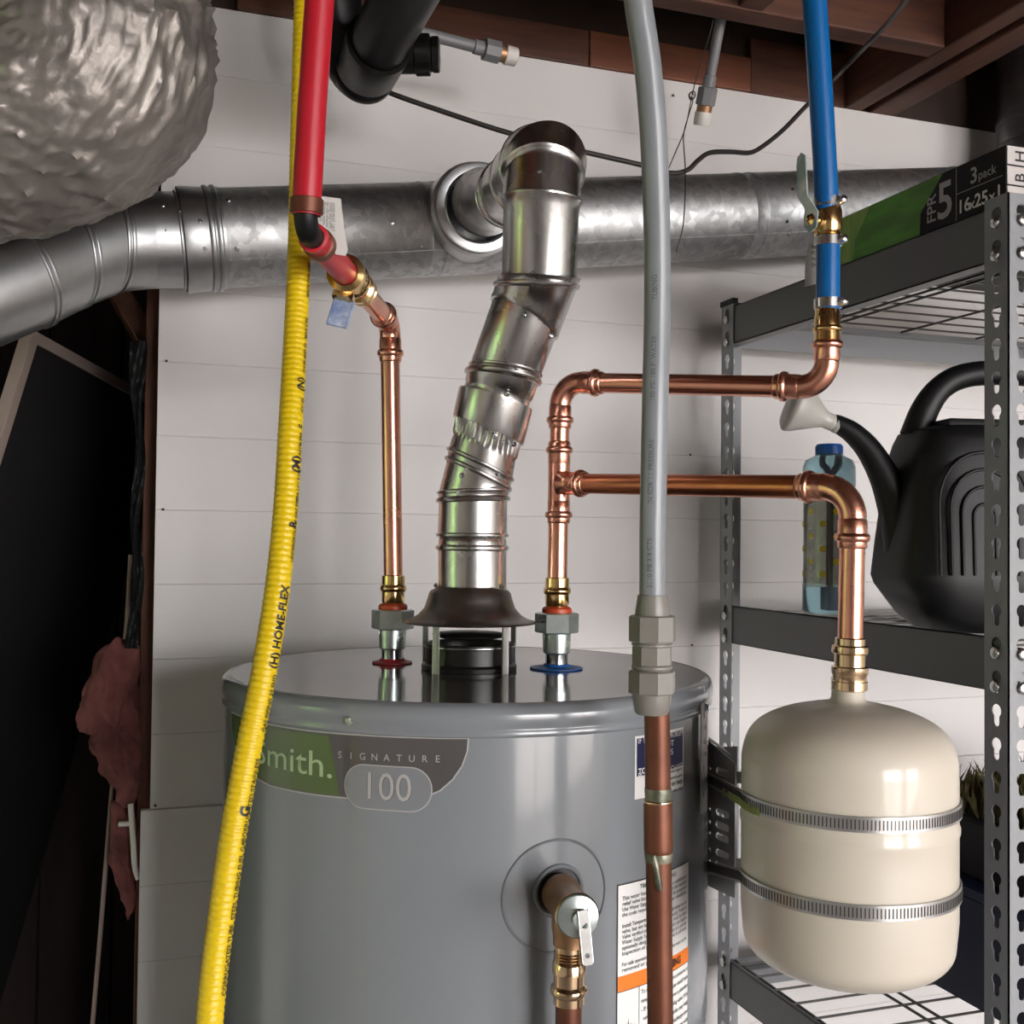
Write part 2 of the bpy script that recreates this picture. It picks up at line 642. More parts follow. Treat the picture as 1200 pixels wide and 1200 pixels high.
# ceiling: deck coloured dark for the shade up there, joists, header, plates
bm = B(); box(bm, (-3.1, -4.1, 2.68), (5.0, 3.0, 2.72)); ce = struct('ceiling', bm, 'shadedeck')
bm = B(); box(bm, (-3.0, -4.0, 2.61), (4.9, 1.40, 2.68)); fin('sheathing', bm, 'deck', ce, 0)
bm = B(); box(bm, (.035, WY + .012, CZ), (5.0, WY + .05, 2.68)); fin('rim_board', bm, 'shadedeck', ce, 0)
bm = B(); box(bm, (-3.0, WY + .012, CZ), (-.95, WY + .05, 2.68)); fin('rim_board', bm, 'shadedeck', ce, 0)
for x in (-2.75, -2.35, -1.95, -1.55, -1.15, -.75, 1.70, 2.10, 2.50, 2.90, 3.30, 3.70, 4.10, 4.50):
    bm = B(); box(bm, (x, -4.0, CZ), (x + .042, WY + .012, 2.60), .002); fin('joist', bm, 'wood', ce, 0)
for x in (-.35, .05, .45, .85):
    bm = B(); box(bm, (x, -4.0, CZ + .002), (x + .042, 1.45, 2.60), .002); fin('joist', bm, 'wood', ce, 0)
for x, xx in ((1.234, 1.272), (1.290, 1.345)):
    bm = B(); box(bm, (x, -4.0, CZ), (xx, WY + .010, 2.58), .003); fin('joist', bm, 'wood', ce, 0)
bm = B(); box(bm, (-.31, 1.45, CZ), (1.233, 1.492, 2.59), .003); fin('header', bm, 'woodx', ce, 0)
bm = B(); box(bm, (.45, 1.49, CZ + .10), (.55, 1.72, 2.60), .003); fin('blocking', bm, 'shadedeck', ce, 0)
a, b = PY(500, 40, WY).x, PY(690, 72, WY).x
c = PY(878, 100, WY).x
bm = B(); box(bm, (a - .3, WY - .004, CZ), (b - .001, WY + .01, CZ + .062), .002); fin('blocking', bm, 'woodx', ce, 0)
bm = B(); box(bm, (b, WY - .006, CZ), (c, WY + .01, CZ + .062), .002); fin('blocking', bm, 'woodblock', ce, 0)
bm = B(); box(bm, (c + .001, WY - .003, CZ), (1.233, WY + .01, CZ + .10), .002); fin('blocking', bm, 'woodx', ce, 0)

# outside, seen only through the openings and in reflections
bm = B(); box(bm, (-30, -30, -.3), (-3.1, 30, -.14)); struct('ground', bm, 'grass')
bm = B(); box(bm, (-3.1, -30, -.3), (30, -4.1, -.14)); struct('driveway', bm, 'drive')
hb = B(); box(hb, (-7.0, -3, -.15), (-6.2, 5, 2.6), .2)  # unseen green block, added so the side window reflects all green
tag(fin('added_green_block', hb, 'grass'), 'unseen green block added outside the side window to fill it with green', 'added_green_block')

# ================================================================== WATER HEATER
CX, CY, RT, ZT = .377, 1.252, .2795, 1.445
HEAT = thing('water_heater', 'tall grey enamel water heater tank with round lid standing on the floor', 'water heater', (CX, CY, 0))
bm = B()
lathe(bm, (CX, CY, 0), (0, 0, 1), [(0, .004), (RT - .004, .004), (RT, .01), (RT, .8), (RT, 1.3), (RT, 1.420), (RT - .004, 1.424)], 160)
fin('tank_shell', bm, 'tank', HEAT)
bm = B()
lathe(bm, (CX, CY, 0), (0, 0, 1), [(RT - .003, 1.4135), (RT + .0012, 1.4138), (RT + .0030, 1.4152), (RT + .0034, 1.4175), (RT + .0020, 1.4205), (RT + .0018, 1.4225), (RT + .0042, 1.4255), (RT + .0044, 1.434), (RT + .003, 1.4405), (RT - .0005, 1.444), (RT - .006, 1.4455)], 160)
LIDB = fin('lid_band', bm, 'tank', HEAT, 60)
bm = B()
lathe(bm, (CX, CY, 0), (0, 0, 1), [(RT - .0055, 1.4453), (RT - .012, 1.4449), (.14, 1.4449), (0, 1.4449)], 160)
fin('lid', bm, 'lidtop', HEAT, 60)


def tank_pt(phi, z, off=0.): return V((CX + (RT + off) * sin(phi), CY - (RT + off) * cos(phi), z))


def cyl_hit(px, py, cx=CX, cy=CY, r=RT):
    d = ray(px, py)
    ox, oy = CAM.x - cx, CAM.y - cy
    a = d.x ** 2 + d.y ** 2
    b = 2 * (ox * d.x + oy * d.y)
    c = ox * ox + oy * oy - r * r
    disc = max(b * b - 4 * a * c, 0)
    t = (-b - sqrt(disc)) / (2 * a)
    p = CAM + d * t
    return atan2(p.x - cx, -(p.y - cy)), p.z


def wrap(bm, phi0, z0, off, R=RT, cx=CX, cy=CY):
    """flat (arc length, height) drawing -> tank surface"""
    return vmap(bm, lambda c: V((cx + (R + off + c.z) * sin(phi0 + c.x / R), cy - (R + off + c.z) * cos(phi0 + c.x / R), z0 + c.y)))


def uv(px, py, phi0, z0):
    ph, z = cyl_hit(px, py)
    return ((ph - phi0) * RT, z - z0)


# name plate -----------------------------------------------------------
ph0, z0 = cyl_hit(420, 900)
def Q(px, py): return uv(px, py, ph0, z0)
top = [Q(272, 835), Q(300, 846), Q(360, 857), Q(420, 862), Q(480, 865), Q(520, 866), Q(548, 866)]
right = [Q(547, 880), Q(541, 897), Q(530, 913), Q(515, 926), Q(498, 933)]
bot = [Q(460, 938), Q(405, 934), Q(360, 929), Q(318, 920), Q(296, 908), Q(281, 890), Q(273, 862)]
loop = top + right + bot
xs = [p[0] for p in loop]
sil = [(x * 1.0, y) for x, y in loop]
cxm = sum(xs) / len(xs); cym = sum(p[1] for p in loop) / len(loop)
big = [(cxm + (x - cxm) * 1.012, cym + (y - cym) * 1.05) for x, y in loop]
bm = slice_x(flat([big]), min(xs) - .01, max(xs) + .01, .01); wrap(bm, ph0, z0, .0003)
plate = fin('name_plate', bm, 'labeltxt', HEAT, 0); plate['label'] = 'charcoal name plate with silver border'
bm = slice_x(flat([sil]), min(xs) - .01, max(xs) + .01, .01); wrap(bm, ph0, z0, .0006)
fin('plate_face', bm, 'labelgrey', plate, 0)
gl = [Q(272, 835), Q(300, 846), Q(350, 856), Q(385, 861), Q(392, 890), Q(398, 934), Q(360, 929), Q(318, 920), Q(296, 908), Q(281, 890), Q(273, 862)]
gl = [(cxm + (x - cxm) * .985, cym + (y - cym) * .96) for x, y in gl]
bm = slice_x(flat([gl]), min(xs) - .01, max(xs) + .01, .01); wrap(bm, ph0, z0, .0009)
fin('plate_tint', bm, 'labelgreen', plate, 0)
a, b = Q(300, 905), Q(390, 905)
hS = abs(Q(340, 875)[1] - Q(340, 905)[1])
bm = text('Smith.', hS / .73, 0, 'LEFT', bold=.0001, space=1.0)
wd = max(v.co.x for v in bm.verts)
s = (b[0] - a[0]) / wd
vmap(bm, lambda c: V((a[0] + c.x * s, Q(340, 902)[1] - c.x * .02, 0)) + V((0, c.y, 0)))
wrap(bm, ph0, z0, .0013); fin('lettering', bm, 'labellite', plate, 0)
a, b = Q(399, 888), Q(513, 893)
bm = text('SIGNATURE', .0078, 0, 'LEFT', space=1.0)
bm.free()
bm = B()
for i, ch in enumerate('SIGNATURE'):
    t = text(ch, .0092, 0, 'CENTER')
    x = a[0] + (b[0] - a[0]) * i / 8
    y = a[1] + (b[1] - a[1]) * i / 8
    vmap(t, lambda c: V((x + c.x, y + c.y, 0)))
    merge(bm, t)
wrap(bm, ph0, z0, .0013); fin('lettering', bm, 'labeltxt', plate, 0)
c0, c1 = Q(404, 923), Q(507, 925)
h = abs(Q(455, 897)[1] - Q(455, 950)[1]) / 2
ym = Q(455, 923.5)[1]
def pill(g): return rrect(c0[0] - g, ym - h - g, c1[0] + g, ym + h + g, h * .98 + g, 8)
for nm, g, off, mt in (('pill_rim', 0, .0012, 'labeltxt'), ('pill_face', -.0011, .0016, 'pill')):
    bm = slice_x(flat([pill(g)]), c0[0] - .01, c1[0] + .01, .008); wrap(bm, ph0, z0, off); fin(nm, bm, mt, plate, 0)
for off, mt, dx, dy in ((.0019, 'ink', .0004, -.0004), (.0022, 'labeltxt', 0, 0)):
    bm = text('100', .0365, 0, 'CENTER', 'CENTER', sx=.92)
    xm = (c0[0] + c1[0]) / 2
    vmap(bm, lambda c: V((xm + dx + c.x, ym + dy + c.y, 0))); wrap(bm, ph0, z0, off); fin('lettering', bm, mt, plate, 0)

# blue-and-white sticker --------------------------------------------------
def sticker(corners, name):
    ph, z = cyl_hit(*corners[0])
    def q(px, py): return uv(px, py, ph, z)
    us = [q(*c) for c in corners]
    x1 = (us[1][0] + us[2][0]) / 2
    y1 = (us[2][1] + us[3][1]) / 2
    return ph, z, x1, y1


ph, z, SW, SH = sticker(((744, 863), (801, 850), (800, 921), (744, 938)), 's')
bm = slice_x(flat([[(0, 0), (SW, 0), (SW, SH), (0, SH)]]), 0, SW, .006); wrap(bm, ph, z, .0004)
st = fin('instruction_sticker', bm, 'white', HEAT, 0); st['label'] = 'small white sticker with navy block of white capitals'
m = .0022
bm = slice_x(flat([[(m, -m), (SW - m, -m), (SW - m, SH * .64), (m, SH * .64)]]), 0, SW, .006); wrap(bm, ph, z, .0008); fin('printed_block', bm, 'navy', st, 0)
rows = ['IF YOU HAVE A PROBLEM', 'DO NOT', 'CALL US', 'AFTER', 'PLACE OF PURCHASE', 'TO BUY']
bm = B()
y = -.0075
for i, r in enumerate(rows[:5]):
    t = text(r, .0084, 0, 'CENTER')
    wd = max(v.co.x for v in t.verts) - min(v.co.x for v in t.verts)
    s = min(1.15, (SW - .008) / wd)
    vmap(t, lambda c: V((SW / 2 + c.x * s, y - i * .0086 + c.y, 0)))
    merge(bm, t)
t = text('TO', .0078, bold=.0002); vmap(t, lambda c: V((.004 + c.x, SH * .62 + .001 + c.y, 0))); merge(bm, t)
wrap(bm, ph, z, .0012); fin('lettering', bm, 'white', st, 0)
bm = B()
for i, (r, s_) in enumerate((('technical support', .0045), ('and service parts', .0045), ('Call for help', .0068), ('TOLL FREE', .004))):
    t = text(r, s_, 0, 'RIGHT', bold=.0001); vmap(t, lambda c: V((SW - .004 + c.x, SH * .70 - i * .0068 + c.y, 0))); merge(bm, t)
wrap(bm, ph, z, .0012); fin('lettering', bm, 'ink', st, 0)

# warning label ---------------------------------------------------------
ph, z, LW, LH = sticker(((723, 1037), (806, 1005), (806, 1170), (723, 1210)), 's')
LH = -.215
bm = slice_x(flat([[(0, 0), (LW, 0), (LW, LH), (0, LH)]]), 0, LW, .006); wrap(bm, ph, z, .0004)
wl = fin('warning_label', bm, 'ink', HEAT, 0); wl['label'] = 'tall white warning label with orange band beside the copper pipe'
def wrect(x0, y0, x1, y1, mt, off, nm):
    bm = slice_x(flat([[(x0, y0), (x1, y0), (x1, y1), (x0, y1)]]), 0, LW, .006); wrap(bm, ph, z, off); fin(nm, bm, mt, wl, 0)
t_ = .0012
ob0, ob1 = -.0885, -.1035
wrect(t_, -t_, LW - t_, LH + t_, 'white', .0007, 'paper')
wrect(t_, ob0, LW - t_, ob1, 'orangeprint', .0010, 'orange_band')
wrect(LW * .245, ob1, LW * .245 + .0007, LH, 'ink', .0010, 'rule')
wrect(t_, ob1 + .0004, LW - t_, ob1 - .0003, 'ink', .0012, 'rule')
L1 = ['This water heater is supplied with a combination', 'relief valve listed as complying with the standard', 'Use Water Supply System valve rated for pressure in', 'the code requirements for hot water installation.', '',
      'Install Temperature and Pressure relief valves to suit', 'valve, but not less than the rated capacity, Pressure', 'Valve verified at install. Do not plug, must be rated', 'Water Supply System thermal expansion can happen',
      'optionally designed so discharge exits to a person', 'Inspection of pressure relief valve is advised.', '', 'For safe operation of this heater the valve must not be', 'removed or plugged.']
bm = B()
tt = text('T&P VALVE WARNING', .006, 0, 'CENTER', bold=.0001); vmap(tt, lambda c: V((LW / 2 + c.x, -.0085 + c.y, 0))); merge(bm, tt)
for i, r in enumerate(L1):
    if not r: continue
    tt = text(r, .0056, 0, 'LEFT', bold=.00006)
    wd = max(v.co.x for v in tt.verts); s = min((LW - .012) / wd, 1.15)
    vmap(tt, lambda c: V((.006 + c.x * s, -.016 - i * .0053 + c.y, 0))); merge(bm, tt)
L2 = ['To reduce risk of excessive pressures or', 'temperatures in this heater install valve', '- If the valve drips, have a plumber', '  valve replaced. Do not plug valve. If the', '  Thermal expansion tanks may help', '  might be required. Discharge pipe',
      '- Do not operate the water heater with', '- Do not cap or restrict the outlet', '  Maintain the discharge opening with', '  the approved piping down to drain']
for i, r in enumerate(L2):
    tt = text(r, .0062, 0, 'LEFT', bold=.00006)
    wd = max(v.co.x for v in tt.verts); s = min((LW * .72) / wd, 1.)
    vmap(tt, lambda c: V((LW * .27 + c.x * s, ob1 - .0085 - i * .0088 + c.y, 0))); merge(bm, tt)
wrap(bm, ph, z, .0011); fin('lettering', bm, 'inkfaint', wl, 0)
bm = text('WARNING', .011, 0, 'LEFT', 'CENTER', bold=.0003); vmap(bm, lambda c: V((LW * .5 + c.x * .75, (ob0 + ob1) / 2 + c.y, 0)))
merge(bm, flat([[(LW * .37, ob0 - .012), (LW * .48, ob0 - .012), (LW * .425, ob0 - .0025)]]))
wrap(bm, ph, z, .0014); fin('lettering', bm, 'ink', wl, 0)
star = []
r_ = random.Random(8)
for i in range(9):
    a0 = pi * 1.12 - i * pi * 1.24 / 8
    star.append((cos(a0) * (.0105 if i % 2 == 0 else .0095), sin(a0) * (.0155 if i % 2 == 0 else .012)))
    if i < 8:
        a1 = a0 - pi * .62 / 8
        star.append((cos(a1) * .0045, sin(a1) * .0055))
star += [(.004, -.006), (-.004, -.006)]
bm = flat([[(LW * .125 + x, -.146 + y) for x, y in star]]); wrap(bm, ph, z, .0014); fin('burst_symbol', bm, 'ink', wl, 0)

# lid screws, relief valve cover plate
for px, py in ((411, 843),):
    p_, q_ = cyl_hit(px, py)
    me = screw_mesh(.0034, 'lid_screw', 'zinc')
    screw(HEAT, tank_pt(p_, q_, .003), (sin(p_), -cos(p_), 0), 'screw', me)
phv, zv = cyl_hit(652, 1050)
bm = B()
for r0, off in ((.0525, .001),):
    pts = [tank_pt(phv + r0 * cos(t) / RT, zv + r0 * sin(t), off - .0006) for t in (2 * pi * i / 72 for i in range(73))]
    sweep(bm, pts, .0013, 8, False)
fin('embossed_ring', bm, 'tank', HEAT)
phh, zh = cyl_hit(655, 1044)
bm = flat([circ(0, 0, .024, 40)]); slice_x(bm, -.03, .03, .004); wrap(bm, phh, zh, .0005)
fin('valve_opening', bm, 'blackmetal', HEAT)
bm = B(); sweep(bm, [tank_pt(phh + .0235 * cos(t) / RT, zh + .0235 * sin(t), .001) for t in (2 * pi * i / 48 for i in range(49))], .0022, 8, False)
fin('opening_rim', bm, 'tank', HEAT)
# hot and cold nipples with their washers
HOT = P(461, 672, 1.355); COLD = P(653, 680, 1.315)
for base, mt, px in ((HOT, 'reddull', 0), (COLD, 'bluewash', 1)):
    rw = .0245 if px == 0 else .0315
    bm = B(); lathe(bm, (base.x, base.y, ZT), (0, 0, 1), [(0, .0005), (rw, .0005), (rw, .0018), (.016, .0035), (.015, .006), (0, .006)], 40)
    fin('washer', bm, mt, HEAT)['label'] = ('red' if px == 0 else 'blue') + ' plastic washer ring around the nipple'
    bm = B(); lathe(bm, (base.x, base.y, ZT), (0, 0, 1), [(.0135, .002), (.0135, .024), (.0138, .026)], 28)
    fin('nipple', bm, 'chrome', HEAT)

# ================================================================== DRAFT HOOD
HD = thing('draft_hood', 'dark grey flared draft hood on four legs above the tank lid', 'draft hood', (CX, CY, ZT))
bm = B()
r0 = .041
lathe(bm, (CX, CY, 0), (0, 0, 1), [(.0785, 1.4995), (.0795, 1.5005), (.0785, 1.5015), (.070, 1.5035), (.061, 1.509), (.054, 1.517), (.0505, 1.527), (.0485, 1.5345), (.0465, 1.5375), (.042, 1.5395), (.0405, 1.5425), (.0395, 1.5425)], 64)
lathe(bm, (CX, CY, 0), (0, 0, 1), [(.0775, 1.4995), (.069, 1.5020), (.060, 1.5075), (.052, 1.517), (.038, 1.536)], 64)
fin('flared_skirt', bm, 'hood', HD, 50)
for k in range(4):
    a = radians(-18 + 45 + 90 * k) if False else [radians(-35 - 17), radians(35 - 17 + 4), radians(125 - 17), radians(-125 - 17)][k]
    c = V((CX + .0655 * sin(a), CY - .0655 * cos(a), 0))
    t = V((cos(a), sin(a), 0)); n = V((sin(a), -cos(a), 0))
    bm = B()
    obox(bm, c + V((0, 0, (ZT + 1.503) / 2)), t * .0085, n * .0015, V((0, 0, 1.503 - ZT)), .0004)
    fin('leg', bm, 'bracket', HD, 30)
bm = B()
lathe(bm, (CX, CY, ZT), (0, 0, 1), [(.056, .0003), (.0565, .005), (.054, .007), (.0525, .008), (.0525, .026), (.054, .0275), (.054, .0305), (.0515, .0315), (.049, .031), (.047, .026), (.047, .003)], 56)
fin('flue_collar', bm, 'blackmetal', HD, 40)
bm = B(); lathe(bm, (CX, CY, ZT), (0, 0, 1), [(.0, .0345), (.030, .036), (.043, .0385), (.0445, .041), (.040, .0425), (0, .044)], 40); fin('baffle_plate', bm, 'blackmetal', HD, 40)
bm = B(); lathe(bm, (CX, CY, ZT), (0, 0, 1), [(.0535, .0272), (.0545, .0276), (.0545, .0284), (.0535, .0288)], 56); fin('collar_bead', bm, 'steel', HD, 40)

# ================================================================== GAS FLUE (three inch pipe)
FR = .0405
FL = thing('flue_pipe', 'jointed silver metal flue pipe rising from the draft hood and bending to the wall duct', 'vent pipe', (CX, CY, ZT + .095))


def seg_tube(bm, p0, n0, p1, n1, prof, seg=44):
    a, u, v = basis(p1 - p0)
    rings = []
    for t, d, r in prof:
        ring = []
        for i in range(seg):
            ph = 2 * pi * i / seg
            rr = r(ph) if callable(r) else r
            e = rr * (cos(ph) * u + sin(ph) * v)
            p, n = ((p0, n0), (p1, n1))[t]
            s = ((p - p0) - e).dot(n) / a.dot(n)
            ring.append(bm.verts.new(p0 + e + (s + d) * a))
        rings.append(ring)
    for i in range(len(rings) - 1): bridge(bm, rings[i], rings[i + 1])
    bmesh.ops.recalc_face_normals(bm, faces=bm.faces)
    return bm


CR, CU, CF = V(_R0), V((0, 0, 1)), V((sin(TH), cos(TH), 0))


def nrm(deg, fwd=0.):
    a, b = radians(deg), radians(fwd)
    return (CU * cos(a) * cos(b) + CR * sin(a) + CF * sin(b)).normalized()


J = [(P(553.5, 698, 1.307), nrm(0)), (P(553.5, 631, 1.307), nrm(0)), (P(554.5, 581, 1.305), nrm(-2)), (P(562, 549, 1.30), nrm(25)),
     (P(572, 505, 1.29), nrm(22)), (P(581, 467, 1.28), nrm(17)), (P(591, 437, 1.265), nrm(10)), (P(615, 372, 1.235), nrm(29)),
     (P(632, 324, 1.20), nrm(3, -10)), (P(634.5, 236, 1.175), nrm(3, -4)), (P(636, 206, 1.18), nrm(0, 25))]
R_ = FR
def bead(t, d, r, h=.0032, w_=.0035): return [(t, d - w_, r), (t, d - w_ * .6, r + h * .8), (t, d, r + h), (t, d + w_ * .6, r + h * .8), (t, d + w_, r)]
def crimp(ph): return R_ - .0012 + .0016 * (sin(ph * 34))
profs = [
    ([(0, 0, R_), (0, .02, R_)] + bead(1, -.011, R_) + [(1, -.003, R_)] + [(1, 0, R_ - .001)], 'pipe_section'),
    ([(0, 0, R_ - .001)] + bead(0, .004, R_ + .0006, .0025, .0025) + [(1, -.012, R_)] + bead(1, -.0045, R_, .004) + [(1, 0, R_)], 'pipe_section'),
    ([(0, 0, R_)] + bead(0, .005, R_ + .0002, .0025, .0025) + [(1, -.014, R_ - .0005)] + bead(1, -.006, R_, .0028, .003) + [(1, 0, R_)], 'elbow_section'),
    ([(0, 0, R_)] + bead(0, .005, R_, .0028, .003) + [(1, -.024, R_ - .001), (1, -.020, R_ - .0015), (1, -.016, crimp), (1, 0, crimp), (1, .01, crimp)], 'crimped_section'),
    ([(0, 0, R_), (0, 0, R_ + .0035), (0, .003, R_ + .0038), (1, -.002, R_ + .0042), (1, 0, R_ + .0038), (1, .001, R_)], 'sleeve'),
    ([(0, 0, R_ + .0002), (0, .004, R_ - .0012), (0, .008, R_ - .0012), (0, .012, R_ + .0004)] + bead(1, -.005, R_ + .0005, .004, .004) + [(1, 0, R_)], 'elbow_section'),
    ([(0, 0, R_)] + bead(0, .0035, R_, .002, .0025) + [(1, 0, R_), (1, .003, R_ - .001)], 'elbow_section'),
    ([(0, -.002, R_), (0, -.002, R_ + .0025), (0, .002, R_ + .003), (0, .006, R_ + .0022)] + bead(1, -.012, R_ + .0022, .003, .004) + [(1, -.004, R_ + .0025), (1, -.001, R_ + .0036), (1, 0, R_)], 'sleeve'),
    ([(0, 0, R_ + .001), (0, .003, R_ + .0004), (1, -.010, R_)] + [(1, -.004, R_ + .001), (1, 0, R_ + .003)], 'pipe_section'),
    ([(0, 0, R_ + .003), (0, .002, R_ + .0036), (0, .004, R_ + .0012), (1, -.008, R_ + .001), (1, -.003, R_ + .0008), (1, 0, R_ + .0035)], 'elbow_section'),
]
for i, (pf, nm) in enumerate(profs):
    bm = B(); seg_tube(bm, J[i][0], J[i][1], J[i + 1][0], J[i + 1][1], pf, 204 if i == 3 else 48); fin(nm, bm, 'flue', FL, 40)
# last elbow turning back towards the duct
E0 = J[-1][0]
E = [E0, V((.4155, 1.114, E0.z + .018)), V((.421, 1.150, E0.z + .030)), V((.431, 1.215, E0.z + .036)), V((.446, 1.33, E0.z + .052)), V((.460, 1.455, E0.z + .082))]
TN = [(E[min(i + 1, len(E) - 1)] - E[max(i - 1, 0)]).normalized() for i in range(len(E))]
TN[0] = J[-1][1]
for i in range(5):
    k = R_ + (.0035 if i < 3 else .0015)
    pf = [(0, -.001, k - .001), (0, .001, k + .0012), (0, .004, k), (1, -.005, k), (1, -.001, k + .0005), (1, 0, k - .001)]
    if i == 3: pf = [(0, 0, k)] + bead(0, .010, k, .003, .004) + [(0, .03, k)] + [(1, -.03, k)] + bead(1, -.02, k, .003, .004) + [(1, 0, k)]
    bm = B(); seg_tube(bm, E[i], TN[i], E[i + 1], TN[i + 1], pf); fin('elbow_section' if i != 3 else 'pipe_section', bm, 'flue', FL, 40)


def on_flue(px, py, rr=R_ + .0005):
    """nearest surface point of the flue below a pixel"""
    best = None
    d = ray(px, py)
    for i in range(len(J) - 1):
        p0, p1 = J[i][0], J[i + 1][0]
        for k in range(14):
            c = p0.lerp(p1, k / 13)
            a = (p1 - p0).normalized()
            t = (c - CAM).dot(d) / d.length_squared
            q = CAM + d * t
            off = q - c
            off -= a * off.dot(a)
            along = abs((q - c).dot(a))
            if best is None or (off.length * .3 + along) < best[0]:
                best = (off.length * .3 + along, c, a, off, q)
    _, c, a, off, q = best
    n = -(d.normalized()); n -= a * n.dot(a); n.normalize()
    off = min(off.length, rr * .95) * (off.normalized() if off.length > 1e-6 else V((0, 0, 0)))
    h = sqrt(max(rr * rr - off.length_squared, 0))
    o2 = off + n * h
    s = (q - c).dot(a)
    return c + a * s + o2, o2.normalized()


for px, py in ((541, 687), (588, 686), (541, 553), (539, 571), (585, 549), (582, 504), (603, 517), (599, 448), (610, 422), (624, 314), (622, 348), (648, 388), (631, 262 - 40)):
    p_, n_ = on_flue(px, py); screw(FL, p_, n_)
screw(FL, P(511, 686, 1.305), (-1, -.2, 0))
bm = B()
for (x0, y0), (x1, y1) in (((559, 450), (585, 460)), ((590, 461), (617, 474))):
    pts = [on_flue(x0 + (x1 - x0) * t / 8, y0 + (y1 - y0) * t / 8, R_ - .0002)[0] for t in range(9)]
    sweep(bm, pts, .0028, 8)
fin('slot_bead', bm, 'steel', FL)
# ================================================================== HORIZONTAL VENT DUCT along the wall
DR = .0705
da = V((1, 0, .143)).normalized()
D0 = V((.104, 1.612, 2.022))
def dpt(x): return D0 + da * ((x - D0.x) / da.x)
VD = thing('vent_duct', 'long galvanized round duct running level along the upper wall behind the flue', 'duct', dpt(.5) - V((0, 0, DR)))
xs = [-.015, .108, .42, .50, .96, 1.10, 1.40]
for i in range(1, 6):
    a_, b_ = dpt(xs[i]), dpt(xs[i + 1])
    k = DR - .0006 * (i % 2)
    bm = B(); seg_tube(bm, a_, da, b_, da, [(0, 0, k - .003), (0, .0, k), (0, .003, k + .0006), (0, .006, k)] + bead(1, -.02, k, .0012, .003) + [(1, 0, k), (1, 0, k - .003)], 72)
    fin('duct_section', bm, 'galv', VD, 40)
sa, sb = PY(215, 276, 1.600).x, PY(276, 276, 1.600).x
bm = B(); seg_tube(bm, dpt(sa), da, dpt(.11), da, [(0, 0, DR - .004), (0, -.002, DR + .003), (0, .003, DR + .0036), (0, .03, DR + .0015)] + bead(1, -.018, DR + .001, .0032, .004) + bead(1, -.008, DR + .001, .0032, .004) + [(1, 0, DR + .0005)], 72)
fin('duct_sleeve', bm, 'galvsm', VD, 40)
# seam along the duct
up_ = V((0, 0, 1)) - da * da.z; up_.normalize()
bm = B(); sweep(bm, [dpt(x) - up_ * DR * .62 + V((0, -1, 0)) * DR * .785 for x in (.10, .4, .8, 1.39)], .0012, 6); fin('seam', bm, 'galv', VD)
# left elbow of the duct, swinging down towards the left
LR = .066
l0 = dpt(sa + .008)
LJ = [(l0, da), (PY(170, 282, 1.60), nrm(0)), (PY(128, 285, 1.585), nrm(0)), (PY(80, 302, 1.56), nrm(0)), (PY(28, 326, 1.53), nrm(0)), (PY(-60, 360, 1.49), nrm(0))]
LP = [j[0] for j in LJ]
LN = [(LP[min(i + 1, 5)] - LP[max(i - 1, 0)]).normalized() for i in range(6)]
LN[0] = -da
LN[1] = (LP[1] - LP[0]).normalized()
LN[2] = (LN[2] + V((-.1, 0, .25))).normalized()
LN[3] = (LN[3] + V((0, 0, .30))).normalized(); LN[4] = (LN[4] + V((0, 0, .1))).normalized()
for i in range(5):
    k = LR
    pf = [(0, 0, k)] + bead(1, -.010, k, .0022, .003) + bead(1, -.003, k, .0022, .003) + [(1, 0, k)]
    if i == 0: pf = [(0, 0, k)] + bead(0, .004, k, .003, .003) + bead(0, .013, k, .0025, .003) + [(1, 0, k)]
    if i == 4: pf = [(0, 0, k), (1, 0, k)]
    bm = B(); seg_tube(bm, LP[i], LN[i], LP[i + 1], LN[i + 1], pf, 64); fin('elbow_section', bm, 'galvsm', VD, 40)
# right end: vertical riser to the roof
rx = PY(1216, 150, 1.612)
p0 = dpt(1.40); c = dpt(rx.x)
bm = B()
s_, e_, arc = arc_corner(p0, c, V((c.x, c.y, 2.6)), .10, 8)
sweep(bm, [p0] + arc, DR + .001, 48, False); fin('elbow_section', bm, 'galv', VD, 50)
bm = B(); lathe(bm, (c.x, c.y, e_.z), (0, 0, 1), [(DR, -.01), (DR, .0), (DR + .004, .004), (DR + .004, .02), (DR, .024), (DR, .06), (DR + .003, .063), (DR + .003, .07), (DR, .073), (DR, .30), (DR, .60)], 48)
for v in bm.verts: v.co.z = min(v.co.z, 2.6)
fin('riser', bm, 'galvdark', VD, 40)['label'] = 'dark vertical riser at the right end'
# tee collar facing the room
tc_ = PY(562, 243, 1.50)
tdir = (E[-1] - E[-2]).normalized()
cen = V((tc_.x, 1.50, tc_.z))
ax = V((-.03, -1, -.09)).normalized()
bm = B(); lathe(bm, cen, -ax, [(DR * .98, .085), (DR * .94, .03), (DR * .93, .022), (DR * .96, .02), (DR * .96, .015), (DR * .90, .013), (DR * .90, .002), (DR * .91, -.001), (DR * .88, -.002), (.052, -.002), (.050, -.004), (.049, -.003), (.048, .01)], 64)
fin('tee_collar', bm, 'galvsm', VD, 40)
bm = B(); lathe(bm, E[-1], tdir, [(R_ + .0012, -.012), (R_ + .0012, .0), (.0475, .018), (.0485, .03)], 56); fin('collar_neck', bm, 'flue', FL, 40)
for px, py in ((232, 275), (238, 305), (265, 250), (275, 305), (210, 262), (233 - 43, 257), (192, 286)):
    q = PY(px, py, 1.612)
    rr = LR if px < 213 else DR + .002
    c = dpt(q.x) if px > 213 else LP[0].lerp(LP[1], .5)
    h = max(min((q.z - c.z), rr * .9), -rr * .9)
    p_ = V((q.x * .985, c.y - sqrt(rr * rr - h * h), c.z + h)); screw(VD, p_, (p_ - V((p_.x, c.y, c.z))).normalized())
